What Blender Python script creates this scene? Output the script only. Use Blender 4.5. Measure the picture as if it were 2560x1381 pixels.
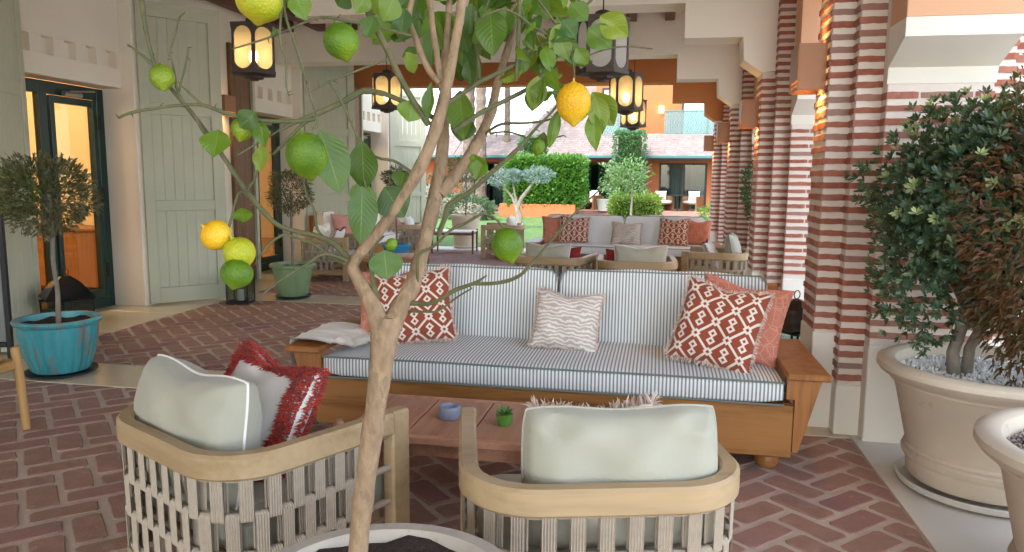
import bpy, math, random
from mathutils import Vector, Matrix
R = random.Random(7)
PI = math.pi
for o in list(bpy.data.objects): bpy.data.objects.remove(o)
SC = bpy.context.scene
COL = SC.collection

# ------------------------------------------------------------------ camera
F_PX, YAW, PIT, ROLL, EYE = 1850.0, math.radians(11.0), math.radians(7.45), math.radians(0.5), 1.5
_cy, _sy, _cp, _sp = math.cos(YAW), math.sin(YAW), math.cos(PIT), math.sin(PIT)
FW = Vector((-_sy*_cp, _cy*_cp, -_sp)); _r = Vector((_cy, _sy, 0)); _u = _r.cross(FW)
RT = _r*math.cos(ROLL) + _u*math.sin(ROLL); UP = _u*math.cos(ROLL) - _r*math.sin(ROLL)
ORG = Vector((0, 0, EYE))
cam_d = bpy.data.cameras.new('camera'); cam = bpy.data.objects.new('camera', cam_d); COL.objects.link(cam)
cam_d.sensor_width = 36.0; cam_d.lens = 36.0*F_PX/2560.0; cam_d.clip_start = 0.05; cam_d.clip_end = 2000
cam.matrix_world = Matrix(((RT.x, UP.x, -FW.x, 0), (RT.y, UP.y, -FW.y, 0), (RT.z, UP.z, -FW.z, EYE), (0, 0, 0, 1)))
SC.camera = cam
def at(x, y, d):            # photo pixel at camera depth d -> place in the courtyard
    return ORG + (FW*F_PX + RT*(x-1280) - UP*(y-690.5))*(d/F_PX)

# ------------------------------------------------------------------ world, sun, exposure
SUN_EL, SUN_AZ = math.radians(48), math.radians(200)   # azimuth clockwise from +Y
w = bpy.data.worlds.new('World'); SC.world = w; w.use_nodes = True
nt = w.node_tree; nt.nodes.clear()
sky = nt.nodes.new('ShaderNodeTexSky'); sky.sky_type = 'NISHITA'; sky.sun_disc = False
sky.sun_elevation = SUN_EL; sky.sun_rotation = SUN_AZ; sky.air_density = 1.0; sky.dust_density = 1.5; sky.ozone_density = 1.0
bg = nt.nodes.new('ShaderNodeBackground'); bg.inputs['Strength'].default_value = 0.15
wo = nt.nodes.new('ShaderNodeOutputWorld')
hsv = nt.nodes.new('ShaderNodeHueSaturation'); hsv.inputs['Saturation'].default_value = .6      # thin high cloud
nt.links.new(sky.outputs[0], hsv.inputs['Color']); nt.links.new(hsv.outputs[0], bg.inputs[0]); nt.links.new(bg.outputs[0], wo.inputs[0])
sl = bpy.data.lights.new('sun', 'SUN'); sl.energy = 0.7; sl.angle = math.radians(12); sl.color = (1, .95, .88)
so = bpy.data.objects.new('sun', sl); COL.objects.link(so)
_sd = Vector((math.sin(SUN_AZ)*math.cos(SUN_EL), math.cos(SUN_AZ)*math.cos(SUN_EL), math.sin(SUN_EL)))
so.rotation_euler = (-_sd).to_track_quat('-Z', 'Y').to_euler()
vs = SC.view_settings; vs.view_transform = 'Standard'; vs.look = 'None'; vs.exposure = 2.62; vs.gamma = 1; vs.use_curve_mapping = False
SC.render.engine = 'CYCLES'; SC.cycles.use_denoising = True; SC.cycles.max_bounces = 9; SC.cycles.diffuse_bounces = 7
SC.cycles.transparent_max_bounces = 16; SC.cycles.sample_clamp_indirect = 4.0; SC.cycles.caustics_reflective = False; SC.cycles.caustics_refractive = False

# ------------------------------------------------------------------ materials
def lin(h):
    h = h.lstrip('#'); c = [int(h[i:i+2], 16)/255 for i in (0, 2, 4)]
    return tuple(x/12.92 if x <= .04045 else ((x+.055)/1.055)**2.4 for x in c)
def nodes(name):
    m = bpy.data.materials.new(name); m.use_nodes = True; t = m.node_tree; t.nodes.clear()
    out = t.nodes.new('ShaderNodeOutputMaterial'); p = t.nodes.new('ShaderNodeBsdfPrincipled'); t.links.new(p.outputs[0], out.inputs[0])
    return m, t, p, out
def N(t, kind, **kw):
    n = t.nodes.new('ShaderNode'+kind)
    for k, v in kw.items():
        if k in n.inputs.keys() if hasattr(n.inputs, 'keys') else False: n.inputs[k].default_value = v
        else: setattr(n, k, v)
    return n
def math_(t, op, a, b=None, c=None):
    n = t.nodes.new('ShaderNodeMath'); n.operation = op
    for i, v in enumerate((a, b, c)):
        if v is None: continue
        if isinstance(v, (int, float)): n.inputs[i].default_value = v
        else: t.links.new(v, n.inputs[i])
    return n.outputs[0]
def mixc(t, fac, a, b):
    n = t.nodes.new('ShaderNodeMix'); n.data_type = 'RGBA'
    for i, v in ((0, fac), (6, a), (7, b)):
        if isinstance(v, (int, float)): n.inputs[i].default_value = v
        elif isinstance(v, tuple): n.inputs[i].default_value = (*v, 1)
        else: t.links.new(v, n.inputs[i])
    return n.outputs[2]
def rnd_fac(t):             # a random number for each object, or for each piece in a joined mesh
    oi = t.nodes.new('ShaderNodeObjectInfo'); at_ = t.nodes.new('ShaderNodeAttribute'); at_.attribute_name = 'rnd'
    return math_(t, 'FRACT', math_(t, 'ADD', oi.outputs['Random'], at_.outputs['Fac']))
def noise(t, scale, detail=4, vec=None, rough=.55):
    n = t.nodes.new('ShaderNodeTexNoise'); n.inputs['Scale'].default_value = scale; n.inputs['Detail'].default_value = detail; n.inputs['Roughness'].default_value = rough
    if vec is not None: t.links.new(vec, n.inputs['Vector'])
    return n.outputs['Fac']
def coords(t, world=False, which='Object'):
    if world:
        return t.nodes.new('ShaderNodeNewGeometry').outputs['Position']
    return t.nodes.new('ShaderNodeTexCoord').outputs[which]
def bump(t, p, h, strength=.3, dist=.01):
    b = t.nodes.new('ShaderNodeBump'); b.inputs['Strength'].default_value = strength; b.inputs['Distance'].default_value = dist
    t.links.new(h, b.inputs['Height']); t.links.new(b.outputs[0], p.inputs['Normal'])
def ramp(t, fac, stops):
    n = t.nodes.new('ShaderNodeValToRGB'); e = n.color_ramp.elements
    while len(e) < len(stops): e.new(.5)
    for q, (pos, c) in zip(e, stops): q.position = pos; q.color = (*c, 1)
    t.links.new(fac, n.inputs[0]); return n.outputs[0]
def dk(c, k): return tuple(min(1, x*k) for x in c)
def M(name, hexc, rough=.7, var=.12, scale=6, bmp=.15, bscale=80, bdist=.004, rand=0, metal=0, spec=.4, world=True, second=None, sheen=0, stain=None, stretch=None, grime=None, wrinkle=0):
    m, t, p, out = nodes(name); c = lin(hexc); v = coords(t, world)
    if stretch:
        mp = t.nodes.new('ShaderNodeMapping'); mp.inputs['Scale'].default_value = (1, 1, stretch); t.links.new(v, mp.inputs[0]); v = mp.outputs[0]
    f = noise(t, scale, 5, v)
    f = math_(t, 'MULTIPLY_ADD', f, 2.2, -.6)
    cl = t.nodes.new('ShaderNodeClamp'); t.links.new(f, cl.inputs[0])
    col = mixc(t, cl.outputs[0], dk(c, 1-var), dk(c, 1+var))
    if rand:
        rf = rnd_fac(t); k = math_(t, 'MULTIPLY_ADD', rf, 2*rand, 1-rand)
        if second: col = mixc(t, math_(t, 'POWER', rf, 3), col, lin(second))
        mm = t.nodes.new('ShaderNodeVectorMath'); mm.operation = 'SCALE'; t.links.new(col, mm.inputs[0]); t.links.new(k, mm.inputs['Scale']); col = mm.outputs[0]
    if stain:
        sf = math_(t, 'GREATER_THAN', noise(t, stain[1], 6, v, .7), stain[2]); col = mixc(t, math_(t, 'MULTIPLY', sf, .55), col, lin(stain[0]))
    if grime:
        gf = math_(t, 'MULTIPLY_ADD', noise(t, grime[0], 5, coords(t, True), .6), 2.6, -.95); gc = t.nodes.new('ShaderNodeClamp'); t.links.new(gf, gc.inputs[0])
        col = mixc(t, math_(t, 'MULTIPLY', gc.outputs[0], grime[1]), col, dk(c, grime[2]))
    t.links.new(col, p.inputs['Base Color'])
    p.inputs['Roughness'].default_value = rough; p.inputs['Metallic'].default_value = metal; p.inputs['Specular IOR Level'].default_value = spec
    if sheen: p.inputs['Sheen Weight'].default_value = sheen
    if wrinkle:
        wn = noise(t, 15, 3, v, .5); hh = math_(t, 'ADD', math_(t, 'MULTIPLY', wn, wrinkle), math_(t, 'MULTIPLY', noise(t, bscale, 2, v), .05)); bump(t, p, hh, .7, .02)
    elif bmp: bump(t, p, noise(t, bscale, 4, v), bmp, bdist)
    return m
def wood(name, c1, c2, axis=0, rough=.45, sc=9, rand=.12, plank_rnd=True):
    m, t, p, out = nodes(name); v = coords(t)
    mp = t.nodes.new('ShaderNodeMapping'); s = [sc, sc, sc]; s[axis] = sc*.07; mp.inputs['Scale'].default_value = s
    oi = t.nodes.new('ShaderNodeObjectInfo'); sh = t.nodes.new('ShaderNodeVectorMath'); sh.operation = 'ADD'
    t.links.new(v, sh.inputs[0]); t.links.new(math_(t, 'MULTIPLY', oi.outputs['Random'], 9.0), sh.inputs[1]); t.links.new(sh.outputs[0], mp.inputs[0])
    n1 = noise(t, 2.2, 6, mp.outputs[0], .6); n2 = noise(t, 14, 3, mp.outputs[0])
    f = math_(t, 'ADD', math_(t, 'MULTIPLY', n1, .75), math_(t, 'MULTIPLY', n2, .25))
    col = ramp(t, f, [(.32, lin(c2)), (.5, lin(c1)), (.68, dk(lin(c1), 1.18))])
    k = math_(t, 'MULTIPLY_ADD', rnd_fac(t), 2*rand, 1-rand)
    mm = t.nodes.new('ShaderNodeVectorMath'); mm.operation = 'SCALE'; t.links.new(col, mm.inputs[0]); t.links.new(k, mm.inputs['Scale'])
    t.links.new(mm.outputs[0], p.inputs['Base Color']); p.inputs['Roughness'].default_value = rough; p.inputs['Specular IOR Level'].default_value = .35
    bump(t, p, n2, .12, .002); return m
def emit(name, hexc, s):
    m = bpy.data.materials.new(name); m.use_nodes = True; t = m.node_tree; t.nodes.clear()
    out = t.nodes.new('ShaderNodeOutputMaterial'); e = t.nodes.new('ShaderNodeEmission'); e.inputs[0].default_value = (*lin(hexc), 1); e.inputs[1].default_value = s
    t.links.new(e.outputs[0], out.inputs[0]); return m
def glass(name, tint='#dfe6e2', mix=.16, rough=.03):
    m = bpy.data.materials.new(name); m.use_nodes = True; t = m.node_tree; t.nodes.clear()
    out = t.nodes.new('ShaderNodeOutputMaterial'); a = t.nodes.new('ShaderNodeBsdfTransparent'); a.inputs[0].default_value = (*lin(tint), 1)
    g = t.nodes.new('ShaderNodeBsdfGlossy'); g.inputs['Roughness'].default_value = rough
    fr = t.nodes.new('ShaderNodeLayerWeight')
    mx = t.nodes.new('ShaderNodeMixShader'); t.links.new(math_(t, 'MULTIPLY_ADD', math_(t, 'POWER', fr.outputs['Facing'], 4.0), .6, mix*.3), mx.inputs[0])
    t.links.new(a.outputs[0], mx.inputs[1]); t.links.new(g.outputs[0], mx.inputs[2]); t.links.new(mx.outputs[0], out.inputs[0]); return m
def frosted(name, col, tr=.35):
    m = bpy.data.materials.new(name); m.use_nodes = True; t = m.node_tree; t.nodes.clear()
    out = t.nodes.new('ShaderNodeOutputMaterial'); a = t.nodes.new('ShaderNodeBsdfTransparent'); a.inputs[0].default_value = (1, .97, .92, 1)
    g = t.nodes.new('ShaderNodeBsdfTranslucent'); g.inputs[0].default_value = (*lin(col), 1)
    d = t.nodes.new('ShaderNodeBsdfDiffuse'); d.inputs[0].default_value = (*lin(col), 1)
    m1 = t.nodes.new('ShaderNodeMixShader'); m1.inputs[0].default_value = .35; t.links.new(g.outputs[0], m1.inputs[1]); t.links.new(d.outputs[0], m1.inputs[2])
    m2 = t.nodes.new('ShaderNodeMixShader'); m2.inputs[0].default_value = 1-tr; t.links.new(a.outputs[0], m2.inputs[1]); t.links.new(m1.outputs[0], m2.inputs[2])
    t.links.new(m2.outputs[0], out.inputs[0]); return m
def leafmat(name, stops, rough=.45, trans=.25, midrib=False):
    m, t, p, out = nodes(name)
    col = ramp(t, rnd_fac(t), [(i/(len(stops)-1), lin(c)) for i, c in enumerate(stops)])
    if midrib:
        uv = coords(t, which='UV'); sx = t.nodes.new('ShaderNodeSeparateXYZ'); t.links.new(uv, sx.inputs[0])
        mr = math_(t, 'LESS_THAN', math_(t, 'ABSOLUTE', math_(t, 'SUBTRACT', sx.outputs[0], .5)), .014)
        vn = math_(t, 'SINE', math_(t, 'MULTIPLY_ADD', sx.outputs[1], 60, math_(t, 'MULTIPLY', math_(t, 'ABSOLUTE', math_(t, 'SUBTRACT', sx.outputs[0], .5)), -38)))
        vf = math_(t, 'MULTIPLY', math_(t, 'GREATER_THAN', vn, .97), .13)
        col = mixc(t, math_(t, 'MAXIMUM', math_(t, 'MULTIPLY', mr, .4), vf), col, lin('#a9bb55'))
        col = mixc(t, math_(t, 'MULTIPLY', noise(t, 30, 3, coords(t)), .35), col, lin('#2f4a14'))
        bump(t, p, vn, .15, .002)
    t.links.new(col, p.inputs['Base Color']); p.inputs['Roughness'].default_value = rough
    tr = t.nodes.new('ShaderNodeBsdfTranslucent'); t.links.new(mixc(t, .5, col, lin('#a8c03a')), tr.inputs[0])
    mx = t.nodes.new('ShaderNodeMixShader'); mx.inputs[0].default_value = trans
    t.links.new(p.outputs[0], mx.inputs[1]); t.links.new(tr.outputs[0], mx.inputs[2]); t.links.new(mx.outputs[0], out.inputs[0]); return m

plaster = M('cream_plaster', '#f2ebdc', .8, .04, 1.2, .15, 30, .004, grime=(.9, .2, .85))
stone_plaster = M('white_pillar_plaster', '#e9e3d6', .8, .05, 2.5, .2, 50, .004)
mortar_w = M('white_mortar', '#e0d5c9', .85, .06, 9, .35, 60, .006)
terracotta_orange = M('terracotta_orange', '#c07a46', .75, .05, 2, .1, 40, .003)  # even orange, used on the end cross arch only
peach_paint = M('peach_paint', '#d9aa86', .75, .04, 2, .1, 40, .003)
sage_paint = M('sage_paint', '#c0c3ad', .5, .05, 3, .1, 120, .001, grime=(2.2, .25, .8))
brown_timber = wood('brown_timber', '#7a5a3e', '#5b3f28', 2, .5, 8)
dark_beam = wood('dark_beam_timber', '#6d4a3a', '#4c3128', 1, .55, 8)
brick_floor = M('paver_brick', '#a27e70', .72, .2, 14, .5, 90, .004, rand=.13, second='#8a6462', stain=('#b39a8d', 9, .62), grime=(1.3, .5, .6))
mortar_floor = M('paver_mortar', '#c4b4a5', .9, .15, 6, .5, 120, .004, grime=(1.7, .5, .6))
brick_wall = M('pillar_brick', '#a5634f', .8, .22, 22, .5, 110, .004, rand=.2, second='#8d7268', stain=('#c4a595', 14, .68))
stone_floor = M('polished_stone', '#d2c5aa', .2, .06, 1.6, .03, 60, .001, spec=.5)
stone_pale = M('pale_stone_paving', '#cfcac0', .5, .06, 2.2, .1, 60, .002)
dark_green = M('dark_green_metal', '#123530', .35, .1, 4, 0, spec=.5)
black_metal = M('black_metal', '#17171a', .45, .2, 20, .1, 90, .002, spec=.4)
bronze_metal = M('dark_bronze_metal', '#443a33', .5, .2, 20, .15, 90, .002, metal=.3)
steel = M('brushed_steel', '#b9b6b0', .3, .05, 10, 0, metal=.9)
teak = wood('honey_teak', '#9a6a38', '#744820', 0, .42, 7)
teak_v = wood('honey_teak_upright', '#9a6536', '#6e4420', 2, .42, 7)
table_wood = wood('rosy_table_timber', '#b38469', '#96684f', 1, .45, 6)
chair_wood = wood('pale_ash_timber', '#ab9370', '#937a56', 0, .42, 3, rand=.04)
light_wood = wood('light_oak', '#bd9560', '#9d7440', 2, .45, 7)
rope = M('grey_beige_rope', '#ab9e8c', .9, .08, 40, .3, 300, .002)
sage_fabric = M('sage_fabric', '#a7a594', .9, .05, 5, .2, 400, .001, sheen=.2, wrinkle=.09)
white_fabric = M('white_fabric', '#e6e3dd', .9, .03, 5, .2, 300, .001, sheen=.2)
cream_fabric = M('cream_fabric', '#efe9dd', .9, .04, 5, .2, 300, .001, sheen=.2)
pale_blue_fabric = M('pale_blue_grey_fabric', '#e6e9ec', .9, .04, 5, .2, 300, .001, sheen=.2)
piping_grey = M('grey_green_piping', '#6f7a74', .85, .05, 5, .1, 200, .001)
red_shag = M('red_shag', '#a82a16', .9, .3, 30, .3, 200, .002, rand=.25, sheen=.3)
fringe_beige = M('beige_fringe', '#d8c3b4', .95, .12, 30, .3, 200, .002, rand=.12)
pink_fabric = M('pink_fabric', '#cf958a', .9, .05, 6, .2, 300, .001)
terracotta_pot = M('whitewashed_terracotta', '#cfc1ac', .75, .09, 3, .3, 60, .004, stain=('#b9a285', 7, .62), grime=(2.5, .5, .72))
pot_grey = M('weathered_grey_pot', '#aaa093', .8, .12, 8, .3, 60, .004, stain=('#98907f', 14, .62))
turq_glaze = M('turquoise_glaze', '#43949c', .32, .3, 9, .1, 40, .002, stain=('#8a705a', 14, .54), stretch=.1)
green_glaze = M('celadon_glaze', '#7f9770', .35, .18, 5, .1, 40, .002, stain=('#b5bfa6', 9, .62), stretch=.12)
blue_glaze = M('blue_glaze', '#2f86b5', .4, .12, 5, .1, 40, .002)
saucer_blue = M('dark_blue_saucer', '#22303c', .4, .1, 5, .1, 40, .002)
soil = M('dark_soil', '#3b2c25', .95, .4, 40, .9, 120, .015)
pebble_m = M('white_pebbles', '#efeeea', .7, .1, 10, .2, 90, .002, rand=.14)
pebble_d = M('grey_brown_pebbles', '#8a7f78', .7, .1, 10, .2, 90, .002, rand=.4)
lemon_bark = M('smooth_tan_bark', '#937b60', .9, .3, 60, 1.0, 90, .006, stain=('#6f5f48', 38, .58), stretch=.5, grime=(11, .35, .75))
green_bark = M('green_twig_bark', '#585a3a', .8, .25, 30, .5, 90, .003, stain=('#6e5e44', 26, .55))
grey_bark = M('grey_bark', '#7d7468', .9, .25, 16, .6, 60, .006)
gravel_m = M('pale_gravel', '#b3b0ab', .9, .15, 4, .5, 60, .01)
lawn_m = M('lawn_green', '#5c7a40', .95, .25, 3, .8, 200, .02)
glass_clear = glass('clear_glass'); glass_far = glass('far_window_glass', '#9fb3b0', .2)
lamp_glass = frosted('seeded_lamp_glass', '#d8c8a8', .5); lamp_glass_day = frosted('seeded_lamp_glass_unlit', '#f4f3f0', .3)
bulb_m = emit('bulb_glow', '#ffe3a8', 9); bulb_w = emit('bulb_glow_soft', '#ffd08a', 2.2)
lemon_leaf = leafmat('lemon_leaf', ['#33500f', '#4a6c12', '#557818', '#6a8a1c', '#3d6020', '#8a9a2c', '#46703a', '#2c4a16', '#5d7d1a', '#768c22'], .4, .22, True)

# ------------------------------------------------------------------ mesh helpers
class MB:
    def __init__(s): s.v = []; s.f = []; s.uv = None; s.r = None
    def add(s, vs, fs, rnd=None):
        k = len(s.v); s.v += [tuple(p) for p in vs]; s.f += [tuple(i+k for i in q) for q in fs]
        if s.r is not None: s.r += [rnd if rnd is not None else R.random()]*len(fs)
    def box(s, a, b, bev=.004, mtx=None):
        lo = [min(a[i], b[i]) for i in range(3)]; hi = [max(a[i], b[i]) for i in range(3)]
        e = min(bev, *[(hi[i]-lo[i])*.49 for i in range(3)])
        if e <= 0:
            vs = [Vector((x, y, z)) for x in (lo[0], hi[0]) for y in (lo[1], hi[1]) for z in (lo[2], hi[2])]
            fs = [(0,1,3,2),(4,6,7,5),(0,4,5,1),(2,3,7,6),(0,2,6,4),(1,5,7,3)]
        else:
            vs = []; idx = {}
            for sx in (0, 1):
                for sy in (0, 1):
                    for sz in (0, 1):
                        c = [(hi if q else lo)[i] for i, q in enumerate((sx, sy, sz))]
                        for ax in range(3):
                            p = list(c)
                            for i, q in enumerate((sx, sy, sz)):
                                if i != ax: p[i] += -e if q else e
                            idx[(sx, sy, sz, ax)] = len(vs); vs.append(Vector(p))
            fs = []
            for ax in range(3):
                o1, o2 = [(1, 2), (0, 2), (0, 1)][ax]
                for s_ in (0, 1):
                    q = []
                    for a1, a2 in ((0,0),(1,0),(1,1),(0,1)):
                        k = [0,0,0]; k[ax] = s_; k[o1] = a1; k[o2] = a2; q.append(idx[(*k, ax)])
                    if (s_ == 0) != (ax == 1): q.reverse()
                    fs.append(tuple(q))
            for ax in range(3):
                o1, o2 = [(1, 2), (0, 2), (0, 1)][ax]
                for a1 in (0, 1):
                    for a2 in (0, 1):
                        k0 = [0,0,0]; k0[o1] = a1; k0[o2] = a2; k1 = list(k0); k1[ax] = 1
                        fs.append((idx[(*k0, o1)], idx[(*k1, o1)], idx[(*k1, o2)], idx[(*k0, o2)]))
            for sx in (0, 1):
                for sy in (0, 1):
                    for sz in (0, 1): fs.append(tuple(idx[(sx, sy, sz, a_)] for a_ in range(3)))
        if mtx is not None: vs = [mtx @ p for p in vs]
        s.add(vs, fs)
        return s
    def tube(s, pts, rad, n=8, cap=True):
        pts = [Vector(p) for p in pts]
        if isinstance(rad, (int, float)): rad = [rad]*len(pts)
        vs = []; fs = []; prev = None
        for i, p in enumerate(pts):
            d = (pts[min(i+1, len(pts)-1)] - pts[max(i-1, 0)])
            d = d.normalized() if d.length > 1e-9 else Vector((0, 0, 1))
            if prev is None:
                a = Vector((0, 0, 1)) if abs(d.z) < .9 else Vector((1, 0, 0)); x = d.cross(a).normalized()
            else:
                x = (prev - d*prev.dot(d)); x = x.normalized() if x.length > 1e-6 else d.orthogonal().normalized()
            prev = x; y = d.cross(x)
            for k in range(n):
                a = 2*PI*k/n; vs.append(p + (x*math.cos(a) + y*math.sin(a))*rad[i])
        for i in range(len(pts)-1):
            for k in range(n): fs.append((i*n+k, i*n+(k+1)%n, (i+1)*n+(k+1)%n, (i+1)*n+k))
        if cap: fs.append(tuple(range(n-1, -1, -1))); fs.append(tuple((len(pts)-1)*n+k for k in range(n)))
        s.add(vs, fs); return s
    def lathe(s, prof, n=40, c=(0, 0, 0), flute=None):
        vs = []; fs = []
        for r, z in prof:
            for k in range(n):
                a = 2*PI*k/n; rr = r
                if flute: rr = r*(1+flute(a, z))
                vs.append(Vector((c[0]+rr*math.cos(a), c[1]+rr*math.sin(a), c[2]+z)))
        for i in range(len(prof)-1):
            for k in range(n): fs.append((i*n+k, i*n+(k+1)%n, (i+1)*n+(k+1)%n, (i+1)*n+k))
        s.add(vs, fs); return s
    def grid(s, fn, nu, nv, closed_u=False, uvf=None):
        k0 = len(s.v); us = nu if closed_u else nu+1
        vs = [Vector(fn(i/nu, j/nv)) for j in range(nv+1) for i in range(us)]
        fs = [(j*us+i, j*us+(i+1)%us, (j+1)*us+(i+1)%us, (j+1)*us+i) for j in range(nv) for i in range(nu)]
        s.add(vs, fs)
        if uvf:
            s.uv = s.uv or {}
            for j in range(nv+1):
                for i in range(us): s.uv[k0+j*us+i] = uvf(i/nu, j/nv)
        return s
    def extrude(s, poly, a, b, axis=1):      # a flat outline given depth along one axis
        n = len(poly)
        def P(p, d): return Vector((p[0], d, p[1])) if axis == 1 else (Vector((d, p[0], p[1])) if axis == 0 else Vector((p[0], p[1], d)))
        vs = [P(p, a) for p in poly] + [P(p, b) for p in poly]
        fs = [tuple(range(n)), tuple(range(2*n-1, n-1, -1))] + [(i, n+i, n+(i+1) % n, (i+1) % n) for i in range(n)]
        s.add(vs, fs); return s
    def mesh(s, name, mat, smooth=False):
        me = bpy.data.meshes.new(name); me.from_pydata(s.v, [], s.f); me.materials.append(mat)
        if s.uv:
            ul = me.uv_layers.new(name='UVMap')
            for l in me.loops: ul.data[l.index].uv = s.uv.get(l.vertex_index, (0, 0))
        if s.r is not None:
            a = me.attributes.new('rnd', 'FLOAT', 'FACE'); a.data.foreach_set('value', s.r)
        if smooth:
            me.polygons.foreach_set('use_smooth', [True]*len(me.polygons)); me.set_sharp_from_angle(angle=math.radians(42))
        me.update(); return me
    def build(s, name, mat, parent=None, smooth=False, **tg):
        return link(name, s.mesh(name, mat, smooth), parent, **tg)
def link(name, me, parent=None, loc=None, rot=None, scale=None, mtx=None, **tg):
    o = bpy.data.objects.new(name, me); COL.objects.link(o); o.parent = parent
    if loc is not None: o.location = loc
    if rot is not None: o.rotation_euler = rot
    if scale is not None: o.scale = scale
    if mtx is not None: o.matrix_basis = mtx
    for k, v in tg.items():
        if v: o[{'cat': 'category'}.get(k, k)] = v
    return o
def thing(name, label, cat, loc=(0, 0, 0), rotz=0, group=None, mtx=None):
    return link(name, None, None, loc if mtx is None else None, (0, 0, rotz) if mtx is None else None, None, mtx, label=label, cat=cat, group=group)
def copy_thing(root, label, loc, rotz, group=None):
    c = root.copy(); COL.objects.link(c); c.location = loc; c.rotation_euler = (0, 0, rotz); c['label'] = label
    if group: c['group'] = group
    for ch in kids[root.name]:
        d = ch.copy(); COL.objects.link(d); d.parent = c
        for g in kids.get(ch.name, []):
            e = g.copy(); COL.objects.link(e); e.parent = d
    return c
kids = {}
def index_kids():
    kids.clear()
    for o in bpy.data.objects:
        if o.parent: kids.setdefault(o.parent.name, []).append(o)
def lamp(name, loc, power, col=(1, .72, .38), rad=.03, parent=None):
    l = bpy.data.lights.new(name, 'POINT'); l.energy = power; l.color = col; l.shadow_soft_size = rad
    o = bpy.data.objects.new(name, l); COL.objects.link(o); o.location = loc; o.parent = parent; return o
def spot(name, loc, to, power, col, ang=75):
    l = bpy.data.lights.new(name, 'SPOT'); l.energy = power; l.color = col; l.spot_size = math.radians(ang); l.spot_blend = .6; l.shadow_soft_size = .06
    o = bpy.data.objects.new(name, l); COL.objects.link(o); o.location = loc; o.rotation_euler = (Vector(to)-Vector(loc)).to_track_quat('-Z', 'Y').to_euler(); return o
def rotm(rx=0, ry=0, rz=0): return Matrix.Rotation(rz, 4, 'Z') @ Matrix.Rotation(ry, 4, 'Y') @ Matrix.Rotation(rx, 4, 'X')

# ================================================================== SETTING
ground_mb = MB(); ground_mb.v = [(-300, -60, -.06), (300, -60, -.06), (300, 400, -.06), (-300, 400, -.06)]; ground_mb.f = [(0, 1, 2, 3)]
ground = ground_mb.build('ground', gravel_m, kind='structure')
b = MB(); b.grid(lambda u, v: (-26+37*u, 15.9+17.4*v, -.03+.012*math.sin(31*u+17*v)), 40, 30); b.build('lawn', lawn_m, kind='structure')

# ---- brick paving: herringbone laid at 45 degrees, in panels between stone bands
BX0, BX1, BY1 = -5.15, 1.17, 15.2
BANDS = [(4.52, 5.08), (8.2, 8.75), (12.0, 12.5)]
PANELS = [(BX0, BX1, -.6, 4.52), (BX0, BX1, 5.08, 8.2), (BX0, BX1, 8.75, 12.0), (BX0, BX1, 12.5, BY1)]
floor_mb = MB(); floor_mb.box((BX0, -.6, -.05), (BX1, BY1, -.007), 0)
floor = floor_mb.build('paved_floor', mortar_floor, kind='structure')
PW = .155; S2 = math.sqrt(.5)
def clip(poly, x0, x1, y0, y1):
    def cut(pl, ax, lim, sgn):
        out = []
        for i, a in enumerate(pl):
            b = pl[(i+1) % len(pl)]; da = (a[ax]-lim)*sgn; db = (b[ax]-lim)*sgn
            if da >= 0: out.append(a)
            if (da >= 0) != (db >= 0):
                k = da/(da-db); out.append((a[0]+(b[0]-a[0])*k, a[1]+(b[1]-a[1])*k))
        return out
    for ax, lim, sgn in ((0, x0, 1), (0, x1, -1), (1, y0, 1), (1, y1, -1)):
        poly = cut(poly, ax, lim, sgn)
        if len(poly) < 3: return []
    return poly
def slab(mb, poly, z1, z0, bev, rr=None):     # a paver: outline, softened rim, top
    cx = sum(p[0] for p in poly)/len(poly); cy_ = sum(p[1] for p in poly)/len(poly); n = len(poly)
    def sh(k):
        o = []
        for p in poly:
            dx, dy = p[0]-cx, p[1]-cy_; l = math.hypot(dx, dy) or 1; q = max(0, 1-k/l); o.append((cx+dx*q, cy_+dy*q))
        return o
    a = [(x, y, z0) for x, y in poly]; b = [(x, y, z1-bev) for x, y in poly]; c = [(x, y, z1) for x, y in sh(bev*1.6)]
    fs = [(i, (i+1) % n, n+(i+1) % n, n+i) for i in range(n)] + [(n+i, n+(i+1) % n, 2*n+(i+1) % n, 2*n+i) for i in range(n)] + [tuple(range(2*n, 3*n))]
    mb.add(a+b+c, fs, rr)
def outline(cx, cy_, l, wd, ang):
    pts = []; hl, hw = l/2, wd/2; c = .016
    base = [(-hl+c, -hw), (0, -hw), (hl-c, -hw), (hl, -hw+c), (hl, hw-c), (hl-c, hw), (0, hw), (-hl+c, hw), (-hl, hw-c), (-hl, -hw+c)]
    for x, y in base:
        x += R.uniform(-.0035, .0035); y += R.uniform(-.0035, .0035)
        pts.append((cx+x*math.cos(ang)-y*math.sin(ang), cy_+x*math.sin(ang)+y*math.cos(ang)))
    return pts
bricks = []
BL, BW = 2*PW-.03, PW-.029
for i in range(-140, 140):
    for j in range(-140, 140):
        m4 = (i-j) % 4
        if m4 == 0: u0, v0, l, ang = i+1.0, j+.5, 0, PI/4        # long along A, covers cells i,i+1
        elif m4 == 3: u0, v0, l, ang = i+.5, j+1.0, 1, PI/4+PI/2  # long along B, covers cells j,j+1
        else: continue
        u, v = u0*PW, v0*PW
        x = (u-v)*S2; y = (u+v)*S2 + 3.0
        for pn in PANELS:
            if pn[0]-.2 < x < pn[1]+.2 and pn[2]-.2 < y < pn[3]+.2:
                bricks.append((x, y, ang, pn))
def in_view(x, y):
    q = Vector((x, y, 0))-ORG; d = q.dot(FW)
    if d < .3: return None
    return 1280+F_PX*q.dot(RT)/d, 690.5-F_PX*q.dot(UP)/d, d
done = []
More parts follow.
